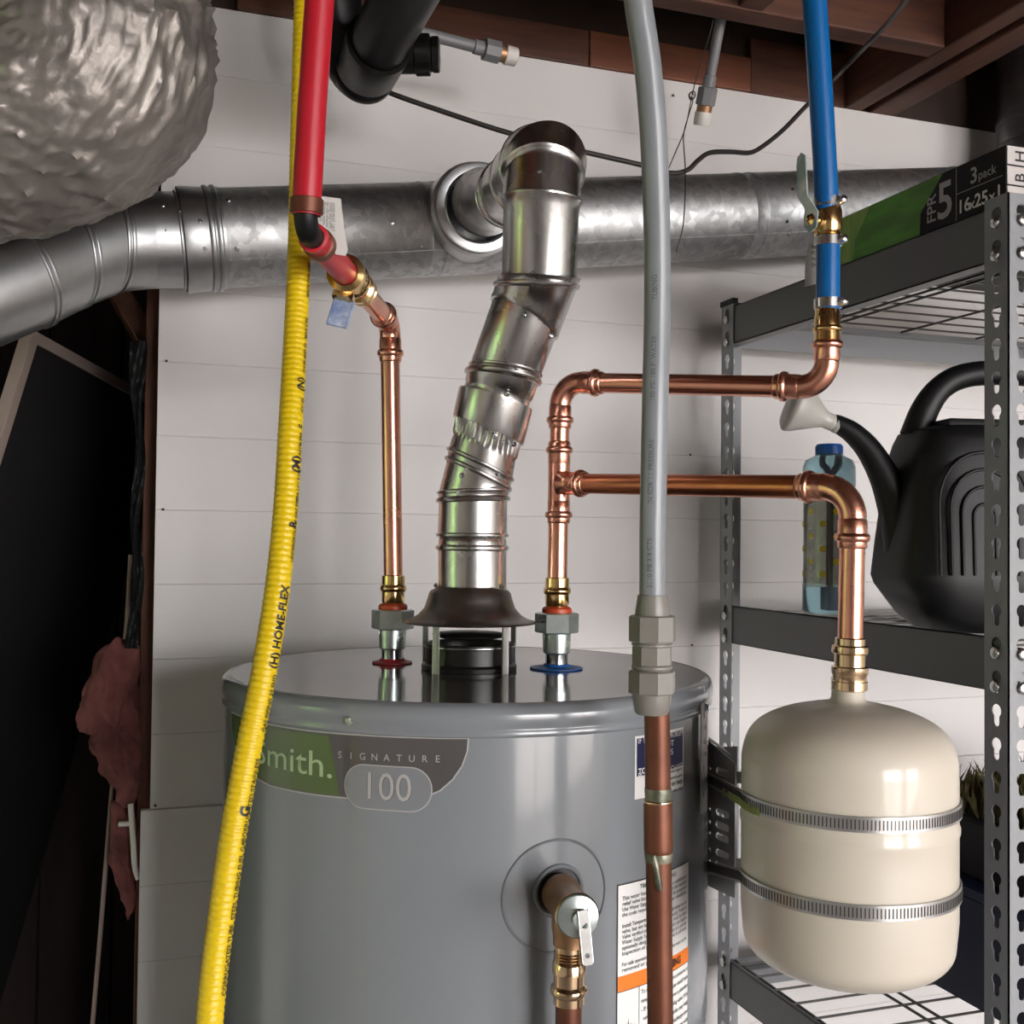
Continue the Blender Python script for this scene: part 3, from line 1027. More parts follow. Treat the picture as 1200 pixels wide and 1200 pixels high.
for px, py in ((488, 238), (492, 291), (457, 266), (917, 262), (923, 225), (924, 275)):
    q = PY(px, py, 1.56); c = dpt(q.x); h = max(min((q.z - c.z), DR * .9), -DR * .9)
    p_ = V((q.x, c.y - sqrt(DR * DR - h * h), c.z + h)); screw(VD, p_, (p_ - V((p_.x, c.y, c.z))).normalized())

# ================================================================== COPPER PLUMBING
CRD = .01175


def sleeve(bm, o, d, L=.030, r=CRD, b0=.020):
    """press fitting end: starts at o (fitting side) and opens along d"""
    k = L / .030
    lathe(bm, o, d, [(r + .0006, 0), (r + .0018, .002 * k), (r + .0018, (b0 - .0055) * k), (r + .0042, (b0 - .004) * k), (r + .0048, (b0 - .001) * k), (r + .0042, (b0 + .002) * k), (r + .0020, (b0 + .0035) * k),
                     (r + .0018, (b0 + .0085) * k), (r + .0010, L), (r, L + .0003)], 28)


def tube_straight(bm, a, b, r=CRD, seg=28): return sweep(bm, [V(a), V(b)], r, seg)


def press_elbow(name, root, p0, c, p1, rad, mat='copper', L=.028, r=CRD):
    s, e, arc = arc_corner(V(p0), V(c), V(p1), rad)
    bm = B()
    sweep(bm, arc, r + .0011, 28, False)
    sleeve(bm, s, (V(p0) - V(c)).normalized(), L, r)
    sleeve(bm, e, (V(p1) - V(c)).normalized(), L, r)
    fin(name, bm, mat, root, 50)
    return s, e


def union(root, base, top_z, ring=True):
    """hex union nut, steel nipple above the tank lid, orange seal; base = (x,y)"""
    x, y = base.x, base.y
    o = (x, y, top_z)
    bm = B(); lathe(bm, o, (0, 0, 1), [(.0135, -.058), (.0165, -.056), (.0168, -.044), (.0168, -.034), (.0155, -.033)], 30); fin('union_body', bm, 'zinc', root, 40)
    bm = B()
    for k in range(12):
        a = 2 * pi * k / 12
        obox(bm, V((x + .0166 * cos(a), y + .0166 * sin(a), top_z - .0372)), V((.003 * -sin(a), .003 * cos(a), 0)), V((.0015 * cos(a), .0015 * sin(a), 0)), V((0, 0, .0028)))
    hexnut(bm, o, (0, 0, 1), .0262, -.033, -.009, 6, radians(41), .0012)
    fin('union_nut', bm, 'zinc', root, 25)
    bm = B(); lathe(bm, o, (0, 0, 1), [(.0165, -.0105), (.0178, -.009), (.0178, -.0045), (.0160, -.0025), (.013, -.0015)], 30); fin('seal', bm, 'orange', root, 40)
    bm = B()
    lathe(bm, o, (0, 0, 1), [(.0125, -.003), (.0142, .001), (.0142, .0125), (.0160, .014), (.0166, .017), (.0160, .020), (.0143, .0215), (.0143, .032), (.0128, .033)], 28)
    fin('press_adapter', bm, 'brass', root, 40)


# hot side
HW = thing('hot_water_pipe', 'copper hot water riser with brass union standing on the red washer', 'pipe', (HOT.x, HOT.y, ZT + .026))
hz = HOT.z - .038
union(HW, V((HOT.x, HOT.y, 0)), hz + .003)
Htop = P(455.5, 372, 1.345)
hx = V((HOT.x, HOT.y, 0))
hc = V((P(457, 385, 1.352).x, P(457, 385, 1.352).y, Htop.z - .005))
hd0 = P(423, 340, 1.205)           # towards the valve
s_, e_ = press_elbow('elbow_fitting', HW, V((HOT.x, HOT.y, hz)), hc, hd0, .020, L=.030)
bm = B(); tube_straight(bm, (HOT.x, HOT.y, hz + .030), s_ + V((0, 0, -.02))); fin('riser', bm, 'copper', HW)
bm = B(); tube_straight(bm, e_, hd0); fin('stub_pipe', bm, 'copper', HW)

# red side
RR = .0126
RP = thing('red_pex_pipe', 'red plastic water pipe with black elbow and brass valve above the copper riser', 'pipe', P(357, 270, .95))
vd = (P(361, 280, .985) - P(428, 345, 1.275)).normalized()   # from stub towards camera
v0 = P(423, 340, 1.205)
bend = P(357.5, 268, .955)
vd = (bend - v0).normalized()
Lv = (bend - v0).length
bm = B(); lathe(bm, v0, vd, [(.0125, -.012), (.0165, -.010), (.0165, -.004), (.0150, -.003), (.0150, .005), (.0172, .006), (.0172, .016), (.0125, .018)], 28); fin('pipe_adapter', bm, 'brass', RP, 40)
bm = B(); lathe(bm, v0, vd, [(.0128, .016), (.0128, .045)], 24); fin('short_sleeve', bm, 'red', RP, 40)
bm = B(); lathe(bm, v0, vd, [(.0130, .040), (.0185, .042), (.0190, .048), (.0175, .050), (.0175, .072), (.0195, .073), (.0195, .083), (.0135, .085)], 28); fin('valve_body', bm, 'brass', RP, 40)
pv = v0 + vd * .060
hd = (P(406, 385, 1.12) - P(412, 335, 1.14)); hd = V((-.30, -.25, -.93)).normalized()
bm = B(); lathe(bm, pv, hd, [(.011, 0), (.009, .02), (.0085, .026)], 20, (False, True)); hexnut(bm, pv, hd, .0125, .020, .029); fin('valve_stem', bm, 'brass', RP, 30)
hb0 = pv + hd * .031
side = hd.cross(CF).normalized()
bm = B(); obox(bm, hb0 + hd * .012 + V((0.002, 0, 0)), side * .020, hd * .030, hd.cross(side) * .003, .001)
fin('handle', bm, 'bluegrip', RP, 30)['label'] = 'short pale blue lever handle'
bm = B(); sweep(bm, [v0 + vd * .08, v0 + vd * (Lv - .030)], RR, 28); fin('pex_pipe', bm, 'red', RP, 40)
for d_ in (Lv - .060,):
    bm = B(); lathe(bm, v0, vd, [(RR, d_), (RR + .0022, d_ + .001), (RR + .0022, d_ + .012), (RR, d_ + .013)], 28); fin('crimp_ring', bm, 'oldcopper', RP, 40)
topd = P(374.5, -30, .955) - P(359, 240, .955)
bm = B(); s_, e_, arc = arc_corner(v0 + vd * (Lv - .05), bend, P(358.6, 232, .955), .016)
sweep(bm, [v0 + vd * (Lv - .034)] + arc + [P(359, 246, .955)], RR - .0022, 28); fin('elbow_fitting', bm, 'blackplastic', RP, 40)['label'] = 'black plastic elbow'
bm = B(); lathe(bm, v0, vd, [(RR - .002, Lv - .036), (RR + .0008, Lv - .035), (RR + .0008, Lv - .029), (RR - .002, Lv - .028)], 28); fin('elbow_lip', bm, 'red', RP, 40)
path = [P(359, 252, .955), P(361, 210, .953), P(366, 120, .95), P(374.5, 0, .945), P(380, -80, .94)]
path.append(upto(path[-2], path[-1], 2.58))
bm = B(); sweep(bm, spline(path, 5), RR, 28); fin('pex_pipe', bm, 'red', RP, 40)
c_ = P(359.4, 243, .955); dn = (path[1] - path[0]).normalized()
bm = B(); lathe(bm, c_, dn, [(RR, -.006), (RR + .0018, -.005), (RR + .0018, .007), (RR, .008)], 28); fin('crimp_ring', bm, 'oldcopper', RP, 40)
# paper tag behind the elbow
tg = B()
rw = r_
loop = [(-.012, .028), (.010, .026), (.014, -.005), (.017, -.022), (.015, -.027), (.006, -.026), (-.002, -.012), (-.014, -.006), (-.012, 0)]
tg = flat([loop], .0003)
tcn = P(386, 265, 1.02)
vmap(tg, lambda c: tcn + CR * c.x + CU * c.y + CF * (c.z + .15 * c.x))
PT = fin('paper_tag', tg, 'offwhite', None, 0)
tag(PT, 'small white printed paper tag hanging behind the black elbow', 'tag')
bm = B()
for i in range(7):
    t = text(('WARNING TAG', 'install with rings', 'do not remove', 'potable water', 'max 100 psi', 'hot or cold', 'see notes')[i], .0042)
    vmap(t, lambda c: V((c.y * -1 + .004 - i * .003 + .004, .022 - c.x * .9, 0)))
    vmap(t, lambda c: tcn + CR * (c.x - .003) + CU * c.y + CF * (-.0006 + .15 * (c.x - .003)))
    merge(bm, t)
fin('lettering', bm, 'inkfaint', PT, 0)

# cold side
CWX = V((COLD.x, COLD.y, 0))
CW = thing('cold_water_pipe', 'copper cold water piping with tee on the blue washer, branching to the cream tank', 'pipe', (COLD.x, COLD.y, ZT + .026))
cz = COLD.z - .03
union(CW, CWX, P(653, 708, 1.315).z - .001)
cz = P(653, 708, 1.315).z
tee = P(655.5, 566, 1.312); tee.x, tee.y = COLD.x + .001, COLD.y
top_c = P(659, 446, 1.312)
CT = V((tee.x + .001, tee.y, P(659, 446.5, 1.312).z))
UR = P(968, 454, 1.165)
ur_dir = (UR - CT).normalized()
s1, e1 = press_elbow('elbow_fitting', CW, tee, CT, UR, .026)
BL = P(969.5, 395, 1.165)
s2, e2 = press_elbow('elbow_fitting', CW, CT, UR, BL, .026)
bm = B(); tube_straight(bm, (COLD.x, COLD.y, cz + .025), tee); fin('riser', bm, 'copper', CW)
bm = B(); tube_straight(bm, tee + V((0, 0, .03)), s1); fin('riser', bm, 'copper', CW)
bm = B(); tube_straight(bm, e1, s2); fin('branch_pipe', bm, 'copper', CW)
# tee fitting
LRn = P(986, 571, 1.055)
ldir = (LRn - tee).normalized()
bm = B()
sweep(bm, [tee + V((0, 0, -.022)), tee + V((0, 0, .024))], CRD + .0014, 28, False)
sleeve(bm, tee + V((0, 0, .022)), (0, 0, 1), .028); sleeve(bm, tee + V((0, 0, -.020)), (0, 0, -1), .028)
lathe(bm, tee, ldir, [(CRD + .0012, .004), (CRD + .001, .020), (CRD + .0001, .022)], 28)
lathe(bm, tee, ldir, [(CRD + .006, .008), (CRD + .002, .0135), (CRD + .0012, .02)], 28)
sleeve(bm, tee + ldir * .018, ldir, .026)
fin('tee_fitting', bm, 'copper', CW, 50)
DX = P(996.5, 748, 1.045)
s3, e3 = press_elbow('elbow_fitting', CW, tee, P(1000, 571.5, 1.045), DX, .030)
bm = B(); tube_straight(bm, tee + ldir * .04, s3); fin('branch_pipe', bm, 'coppermid', CW)
bm = B(); tube_straight(bm, e3, DX + V((0, 0, -.004))); fin('drop_pipe', bm, 'copper', CW)
dd = (DX - e3).normalized()
bm = B(); lathe(bm, DX, dd, [(CRD, -.001), (.0142, 0), (.0142, .006), (.0168, .0075), (.0172, .0105), (.0168, .0135), (.0144, .015), (.0144, .027)], 30)
fin('press_adapter', bm, 'brasslite', CW, 40)
bm = B(); lathe(bm, DX, dd, [(.0144, .026), (.0172, .027), (.0172, .033), (.016, .035), (.016, .040), (.0168, .0405), (.0168, .048), (.0140, .0495)], 30); fin('threaded_collar', bm, 'brasslite', CW, 40)

# blue side
BPR = .0124
BP = thing('blue_pex_pipe', 'blue plastic water pipe dropping in front of the shelf with brass lever valve', 'pipe', P(969.5, 395, 1.165))
bu = (P(954.5, 0, 1.165) - P(970, 330, 1.165))
pth = [P(970, 366, 1.165), P(970.5, 300, 1.165), P(969, 250, 1.163), P(966, 180, 1.16), P(960.5, 90, 1.155), P(954.5, 0, 1.15), P(948, -90, 1.145)]
pth.append(upto(pth[-2], pth[-1], 2.58))
bm = B(); sweep(bm, spline(pth[:2] + [P(970.2, 280, 1.165)], 3), BPR, 28); fin('pex_pipe', bm, 'blue', BP, 40)
bm = B(); sweep(bm, spline([P(969.5, 252, 1.165)] + [P(968.5, 238, 1.163)] + pth[3:], 4), BPR, 28); fin('pex_pipe', bm, 'blue', BP, 40)
bdn = V((0, 0, -1))
o = P(969.5, 364, 1.165)
bm = B(); lathe(bm, o, bdn, [(.011, -.004), (.0128, 0), (.0128, .005), (.0135, .006), (.0135, .017), (.0148, .018), (.0155, .020), (.0148, .022), (.0135, .023), (.0135, .032), (.0118, .033)], 30); fin('press_adapter', bm, 'brass', BP, 40)
for y_, r_off in ((238, 0), (283.5, 0), (356, 0)):
    o = P(970 if y_ > 240 else 969, y_, 1.165)
    bm = B(); lathe(bm, o, bdn, [(BPR, -.005), (BPR + .002, -.0048), (BPR + .002, .0048), (BPR, .005)], 28)
    ec = o + CR * .0115 - CF * .0085
    lathe(bm, ec, V((.2, -.9, .1)), [(0, -.004), (.0042, -.004), (.0045, .006), (.003, .0075), (0, .008)], 12)
    fin('clamp_ring', bm, 'steel', BP, 40)
o = P(970, 262, 1.165)
bm = B(); lathe(bm, o, bdn, [(.0122, -.0175), (.0138, -.016), (.0148, -.012), (.0148, .006), (.0142, .0075), (.0142, .012), (.0122, .0135)], 30)
stem = V(-CR * .85 - CF * .55).normalized()
lathe(bm, o, stem, [(.0085, .008), (.0085, .018), (.0065, .0185), (.006, .0265)], 20, (False, True))
fin('valve_body', bm, 'brass', BP, 40)
hb0 = o + stem * .024
bm = B(); hexnut(bm, hb0, stem, .0065, -.001, .0045); fin('handle_nut', bm, 'brass', BP, 30)
bm = flat([[(-.008, -.010), (.002, -.013), (.008, -.006), (.009, .004), (.004, .012), (.0065, .022), (.0075, .055), (.0065, .064), (.001, .068), (-.0045, .064), (-.0055, .050), (-.0060, .022), (-.010, .006)]], .0008)
slice_x(bm, -.01, .01, .004)
hz_ = V((0, 0, 1))
def lever(c):
    t = max(0, min(1, (c.y - .006) / .018))
    off = -.0 + .013 * t
    return hb0 + stem * (c.z + .002 + off) + CU * c.y + (CF * .85 - CR * .55).normalized() * c.x
vmap(bm, lever)
fin('lever_handle', bm, 'teal', BP, 40)['label'] = 'white lever handle with worn teal paint'
TG = flat([[(-.008, 0), (.013, .001), (.013, -.042), (-.013, -.050), (-.012, -.02)]], .0002)
tcn2 = P(957, 283, 1.19)
vmap(TG, lambda c: tcn2 + CR * c.x + CU * c.y + CF * c.z)
ct = fin('paper_tag', TG, 'offwhite', None, 0); tag(ct, 'translucent white tag hanging behind the lever valve of the blue pipe', 'tag')
bm = B()
for i, r in enumerate(('NSF', 'POTABLE', 'WATER', '3/4 IN')):
    t = text(r, .0055, bold=.0001); vmap(t, lambda c: tcn2 + CR * (c.x - .006) + CU * (c.y - .008 - i * .0065) - CF * .0006); merge(bm, t)
fin('lettering', bm, 'inkfaint', ct, 0)

# ================================================================== RELIEF VALVE with its copper discharge pipe
TV = thing('relief_valve', 'bronze pressure relief valve with silver cap sticking out of the tank front', 'valve', tank_pt(phh, zh, 0))
hp = tank_pt(phh, zh, 0)
oc = P(678, 1075, .955)
hax = (oc - hp).normalized()
LH_ = (oc - hp).length
bm = B(); lathe(bm, hp, hax, [(.0150, -.012), (.0150, .006), (.0185, .010), (.0185, .022), (.0165, .028), (.0165, LH_ - .018), (.0190, LH_ - .014), (.0192, LH_ - .005)], 32)
dn_ = V((0, 0, -1))
dc = hp + hax * (LH_ * .60) + V((0, 0, -.004))
dpx = P(667, 1112, (dc - CAM).dot(_F))
lathe(bm, dc, (dpx - dc), [(.0165, 0), (.0165, .016), (.0150, .020), (.0150, .030)], 30)
fin('valve_body', bm, 'bronze', TV, 40)
bm = B(); lathe(bm, hp, hax, [(.0190, LH_ - .006), (.0196, LH_ - .0045), (.0190, LH_ - .0035)], 36); fin('cap_rim', bm, 'brasslite', TV, 40)
bm = B(); lathe(bm, hp, hax, [(.0188, LH_ - .004), (.0180, LH_ - .001), (.0100, LH_ + .0015), (.0070, LH_ + .002), (.0068, LH_ + .008), (0, LH_ + .009)], 36); fin('cap', bm, 'zinc', TV, 40)['label'] = 'silver cap'
l0_ = hp + hax * (LH_ + .010) + CR * .002 + CU * .005
ld = V(-CU * 1.0 + CR * .10 - CF * .05).normalized()
lp = flat([rrect(-.0045, -.042, .0045, .004, .002, 3), circ(0, -.009, .0026, 12), circ(0, -.034, .0022, 12)], .0008)
ls = ld.cross(hax).normalized()
vmap(lp, lambda c: l0_ + ls * -c.x + ld * -c.y + hax * c.z)
fin('lever', lp, 'bracket', TV, 30)['label'] = 'silver test lever hanging down'
bm = B(); obox(bm, l0_ + ld * .018 - ls * .0046 - hax * .002, ls * .0008, ld * .044, hax * .006); obox(bm, l0_ + ld * .018 + ls * .0046 - hax * .002, ls * .0008, ld * .044, hax * .006); fin('lever_flange', bm, 'chrome', TV, 30)
DP = thing('discharge_pipe', 'copper pipe dropping from the relief valve in front of the tank', 'pipe', (dpx.x, dpx.y, .12))
bd = V((0, 0, -1))
bm = B(); lathe(bm, dpx, bd, [(.013, -.004), (.013, .001)] + [(.0130 + .0009 * (i % 2), .001 + .0013 * i) for i in range(8)] + [(.0150, .012), (.0152, .020), (.0138, .0205), (.0138, .031), (.0162, .033), (.0168, .036), (.0162, .039), (.0140, .041), (.0140, .048), (.0122, .049)], 30); fin('press_adapter', bm, 'brasslite', DP, 40)
bm = B(); tube_straight(bm, dpx + bd * .045, V((dpx.x, dpx.y, .12)), .0118); fin('copper_tube', bm, 'oldcopper', DP)

# ================================================================== EXPANSION TANK, BRACKET, STRAPS
XC = P(993, 957, 1.052); XR = .0995
XC = V((XC.x, XC.y, 0))
zt_ = P(996, 822, 1.05).z
zb_ = 1.191
XT = thing('expansion_tank', 'cream enamel expansion tank hanging under the copper drop pipe and strapped to the heater bracket', 'tank', (XC.x, XC.y, zb_))
Hx = zt_ - zb_
XT['label'] = 'cream enamel expansion tank held by two steel straps beside the heater'
prof = [(0, 0), (.03, .0005), (.06, .004), (.082, .013), (.095, .026), (XR - .0015, .043), (XR, .060), (XR, .120), (XR, .138), (XR + .0012, .1415), (XR + .0012, .1455), (XR, .149)]
top = [(XR, Hx - .062), (XR - .0006, Hx - .052), (XR - .003, Hx - .041), (XR - .0075, Hx - .031), (XR - .015, Hx - .0225), (XR - .026, Hx - .0155), (XR - .042, Hx - .0090), (XR - .060, Hx - .0045), (.026, Hx - .0018), (.018, Hx - .0005), (.0155, Hx + .003), (.0145, Hx + .014)]
pp = [(max(v.x, 0), v.y) for v in spline([V((r, h, 0)) for r, h in prof[:7]], 5)] + prof[7:11] + [(v.x, v.y) for v in spline([V((r, h, 0)) for r, h in [(XR, .149)] + top[:9]], 5)] + top[9:]
bm = B(); lathe(bm, (XC.x, XC.y, zb_), (0, 0, 1), pp, 96); fin('tank_shell', bm, 'cream', XT, 60)
bm = B(); lathe(bm, (XC.x, XC.y, zb_), (0, 0, 1), [(.0145, Hx + .009), (.0158, Hx + .011), (.0150, Hx + .013), (.0160, Hx + .016), (.0152, Hx + .018), (.0155, Hx + .022), (.012, Hx + .024)], 28); fin('threaded_neck', bm, 'tape', XT, 30)['label'] = 'neck smeared with pale blue sealant'
bm = B(); lathe(bm, (XC.x, XC.y, zb_), (0, 0, -1), [(.019, -.002), (.0195, .001), (.0185, .006), (0, .0065)], 28); fin('valve_cap', bm, 'bluecap', XT, 40)['label'] = 'blue plastic valve cap under the tank'
# bracket: folded slotted plate standing on the heater's right side
BK = thing('tank_bracket', 'folded slotted galvanized bracket on the right side of the heater', 'bracket', tank_pt(radians(74), 1.25, .004))
pa = P(826, 950, 1.285); pb = P(862, 950, 1.235)
pa.z = pb.z = 0
bx = (pb - pa).normalized()
bw = (pb - pa).length
zl = P(830, 1040, 1.27).z; zu = P(830, 868, 1.27).z; zu2 = P(862, 895, 1.235).z
holes = []
pz = [P(845, y, 1.26).z for y in (898, 933, 943, 960, 980, 999, 1020)]
for i, z_ in enumerate([P(845, y, 1.26).z for y in (904, 985 - 5, 999, 1013, 1027 - 60, 952)]):
    holes.append(slot(bw * .60, z_ - zl, .024, .0042))
    holes.append(circ(bw * .20, z_ - zl, .0018, 8))
bp = flat([[(0, 0), (bw, 0), (bw, zu2 - zl), (0, zu - zl)]] + holes, .0008)
bn = bx.cross(CU).normalized()
vmap(bp, lambda c: pa + V((0, 0, zl)) + bx * c.x + CU * c.y + bn * c.z)
fin('slotted_plate', bp, 'bracket', BK, 0)
# second plate folded away towards the back
pb0 = pb; pb = pa + CF * .045 - CR * .002; pc = pb0 + CF * .05 + CR * .012; bx2 = (pc - pb).normalized(); bw2 = (pc - pb).length
bp = flat([[(0, 0), (bw2, 0), (bw2, zu2 - zl + .01), (0, zu2 - zl)]] + [slot(bw2 * .5, .02 + .018 * i, .024, .004) for i in range(6)], .0008)
vmap(bp, lambda c: pb + V((0, 0, zl)) + bx2 * c.x + CU * c.y + bx2.cross(CU) * c.z)
fin('slotted_plate', bp, 'bracket', BK, 0)
pb = pb0
bm = B(); obox(bm, (pa + pb) / 2 + V((-.006, .02, zu - .001)) + bx * .012, bx * bw * .9 + V((0, 0, -.014)), V((.02, .06, 0)), V((0, 0, .0012))); fin('top_flange', bm, 'bracket', BK, 0)
# strap running up the tank side
phs, _z = cyl_hit(820, 870)
tp = flat([rrect(-.013, zu - .06, .010, P(822, 812, 1.25).z, .003, 3)] + [slot(-.001 + .006 * (i % 2) - .003, zu - .04 + .014 * i, .006, .0018, 6, True) for i in range(9)], .0006)
slice_x(tp, -.02, .02, .004)
wrap(tp, phs, 0, .0052)
fin('perforated_strap', tp, 'bracket', BK, 0)
screw(BK, tank_pt(phs, P(822, 818, 1.25).z, .006), (sin(phs), -cos(phs), 0), 'screw', screw_mesh(.0038, 'bracket_screw', 'chrome'))
bm = B()
t_ = V((cos(phs), sin(phs), 0))
box(bm, tuple(pa + V((-.010, -.004, zl - .01))), tuple(pa + V((-.002, .03, zu + .01))), .001)
fin('back_plate', bm, 'galvdark', BK, 0)


def strap(zs, zb, name, label, dz):
    """hose strap: loop round the tank, both ends running to the bracket"""
    ang0 = None
    cen = V((XC.x, XC.y, zs))
    bk = (pa + pb) / 2 + V((0, 0, zb)) - bn * 0
    bk = pa + bx * bw * .12 + V((0, 0, zb)) + bn * (-.004 if (bn.dot(CAM - pa) < 0) else .004)
    d = V((bk.x - cen.x, bk.y - cen.y, 0)); D = d.length
    th = math.acos((XR + .0015) / D); base = atan2(d.y, d.x)
    a1 = base - th if False else base + th
    pts = []
    # near tangent point is on the camera side
    ta, tb = base + th, base - th
    q1 = cen + (XR + .0015) * V((cos(ta), sin(ta), 0)); q2 = cen + (XR + .0015) * V((cos(tb), sin(tb), 0))
    near, far, sgn = (ta, tb, 1) if (q1 - CAM).length < (q2 - CAM).length else (tb, ta, -1)
    qn = cen + (XR + .0015) * V((cos(near), sin(near), 0))
    for k in range(9): pts.append(bk.lerp(qn, k / 9))
    tot = 2 * pi - 2 * th
    for k in range(73):
        a = near + sgn * tot * k / 72
        pts.append(cen + (XR + .0015) * V((cos(a), sin(a), 0)))
    bk2 = bk + (pb - pa).normalized() * .03 + CF * .03
    for k in range(1, 9): pts.append(pts[81].lerp(bk2, k / 8))
    hw = .0068
    bm = B()
    prev = None
    n = len(pts)
    for i, p in enumerate(pts):
        t = (pts[min(i + 1, n - 1)] - pts[max(i - 1, 0)]).normalized()
        nn = V((0, 0, 1)).cross(t).normalized() * .0008
        ring = [bm.verts.new(p + V((0, 0, s)) + nn * q) for s, q in ((-hw, -1), (hw, -1), (hw, 1), (-hw, 1))]
        if prev: bridge(bm, prev, ring)
        prev = ring
    bmesh.ops.recalc_face_normals(bm, faces=bm.faces)
    root = fin(name, bm, 'strapsteel', None, 30, origin=V((cen.x, cen.y, zs - hw)))
    tag(root, label, 'strap')
    # pressed notches along the visible stretch
    bm = B()
    rs = resample(pts[:62], .0034)
    for i in range(4, len(rs) - 1):
        p = rs[i]; t = (rs[i + 1] - rs[i - 1]).normalized(); nn = V((0, 0, 1)).cross(t).normalized()
        if nn.dot(CAM - p) < 0: nn = -nn
        obox(bm, p + nn * .0010, (t + V((0, 0, .25))).normalized() * .0011, V((0, 0, .0085)), nn * .0006)
    o = fin('notches', bm, 'wire', root, 0); o['kind'] = 'stuff'
    return root, pts


s_up, pu = strap(P(996, 973, .95).z + .004, P(830, 915, 1.26).z, 'upper_strap', 'upper notched steel strap around the cream tank, with lime green print', 0)
s_lo, pl_ = strap(P(996, 1075, .95).z + .0035, P(830, 1020, 1.26).z, 'lower_strap', 'lower notched steel strap around the cream tank', 0)
s_up.name = 'tank_strap'; s_lo.name = 'tank_strap.001'
bm = B()
q = pu[9]; q_ = pu[16]
rs = resample(pu[5:19], .003)
for i in range(2, len(rs) - 2):
    if 6 < i < 14: continue
    p = rs[i]; t = (rs[i + 1] - rs[i - 1]).normalized(); nn = V((0, 0, 1)).cross(t).normalized()
    if nn.dot(CAM - p) < 0: nn = -nn
    obox(bm, p + nn * .0018 + V((0, 0, -.0045)), t * .0019, V((0, 0, .0075)), nn * .0007)
o = fin('printed_band_end', bm, 'limetag', s_up, 0); o['label'] = 'lime green printed strap end'; o['kind'] = 'stuff'

# ================================================================== YELLOW GAS HOSE
HR = .0112
yp = [P(360, -90, 1.12), P(358, 0, 1.12), P(354, 150, 1.11), P(350.5, 300, 1.10), P(346, 400, 1.08), P(340.5, 500, 1.05), P(334.5, 600, 1.03), P(325, 690, 1.01), P(309, 790, .99), P(290, 885, .975), P(273, 980, .96), P(260, 1070, .95), P(250, 1150, .94), P(243, 1240, .93), P(238, 1400, .92), P(236, 1700, .93)]
yp = [upto(yp[1], yp[0], 2.58)] + yp
ys = resample(spline(yp, 16), .00115)
rad = [HR + .00055 * (1 if (i % 5) in (0, 1) else (-.2 if (i % 5) in (3,) else .5)) for i in range(len(ys))]
bm = B(); sweep(bm, ys, rad, 22)
GH = fin('gas_hose', bm, 'yellow', None, 60, origin=ys[-1])
tag(GH, 'yellow ribbed gas hose curving down in front of the heater on the left', 'hose')
ycum = [0.]
for i in range(1, len(ys)): ycum.append(ycum[-1] + (ys[i] - ys[i - 1]).length)


def on_hose(bm, sidx, ang0):
    """text (x = along hose, going up; y = around) onto the hose"""
    def f(c):
        i = sidx - c.x / .00115
        i0 = int(max(1, min(len(ys) - 3, i))); fr = i - i0
        p = ys[i0].lerp(ys[i0 + 1], max(0, min(1, fr)))
        t = (ys[i0 + 1] - ys[i0 - 1]).normalized()
        tc = (CAM - p); tc -= t * tc.dot(t); tc.normalize()
        rt = tc.cross(t); 
        if rt.dot(_R) < 0: rt = -rt
        a = ang0 - c.y / HR
        return p + (HR + .0012 + c.z) * (cos(a) * tc + sin(a) * rt)
    return vmap(bm, f)


def hose_index(py):
    best = min(range(len(ys)), key=lambda i: abs((600 - FPX * (ys[i] - CAM).dot(_U) / (ys[i] - CAM).dot(_F)) - py))
    return best


bm = B()
for py, s_, txt, bd_ in ((783, .0125, '(H) HOME-FLEX', .0003), (660, .0052, 'UNDERGROUND GAS PIPE', .0001), (620, .010, 'R', .0004), (590, .0052, 'CSA LC1 E.H.D.', .0001), (556, .0115, '(M)', .0004), (535, .0052, 'ASTM E84', .0001), (505, .0085, 'c', .0003), (486, .0052, 'ICC-ES', .0001), (462, .0100, '(N)', .0004), (440, .0052, '3/4 IN EHD 23', .0001), (400, .0052, 'MAX 5 PSI', .0001), (350, .0052, 'MADE FOR GAS', .0001),
                         (855, .0058, 'GAS PIPING 23 EHD', .0001), (955, .0125, 'G', .0005), (985, .0062, 'CORRUGATED STAINLESS', .0001), (1075, .0062, 'STEEL TUBING FUEL GAS', .0001), (1165, .0062, 'CORRUGATED TUBE', .0001)):
    if py == 783: a0, s_ = radians(56), .0108
    elif s_ > .008: a0 = radians(58)
    else: a0 = radians(64)
    t = text(txt, s_, bold=bd_)
    on_hose(t, hose_index(py), a0); merge(bm, t)
fin('lettering', bm, 'ink', GH, 0)

# ================================================================== GREY PIPE with compression fitting on old copper
gz = .955
gp = [P(738, -90, .90), P(747.5, 0, .91), P(758, 70, .92), P(764.5, 140, .93), P(768, 210, .94), P(770.3, 300, .95), P(770, 380, .955), P(768, 460, .955), P(766.3, 540, .955), P(764.8, 620, .955), P(764.6, 710, .955)]
gp = [upto(gp[1], gp[0], 2.58)] + gp
GP = thing('grey_water_pipe', 'bent grey plastic pipe coupled to an old copper pipe in front of the tank', 'pipe', P(773, 1400, .96))
bm = B(); gs = resample(spline(gp, 8), .008) + [gp[-1]]; sweep(bm, gs, .01155, 30); fin('grey_tube', bm, 'greypipe', GP, 60)
gd = V((.0012, 0, -1)).normalized()
fo = P(764.5, 697, .955)
sc_ = .955 / FPX
def hh(y): return (y - 697) * sc_
bm = B(); lathe(bm, fo, gd, [(.0116, hh(697)), (.0128, hh(697.5)), (.0152, hh(721)), (.0150, hh(724))], 36); fin('tapered_nut_end', bm, 'greyfit', GP, 40)
def octo(y0, y1, r, n=8, rot=.2):
    bm = B(); lathe(bm, fo, gd, [(r * .93, hh(y0)), (r, hh(y0 + 1.5)), (r, hh(y1 - 1.5)), (r * .93, hh(y1))], n, (True, True), rot); return bm
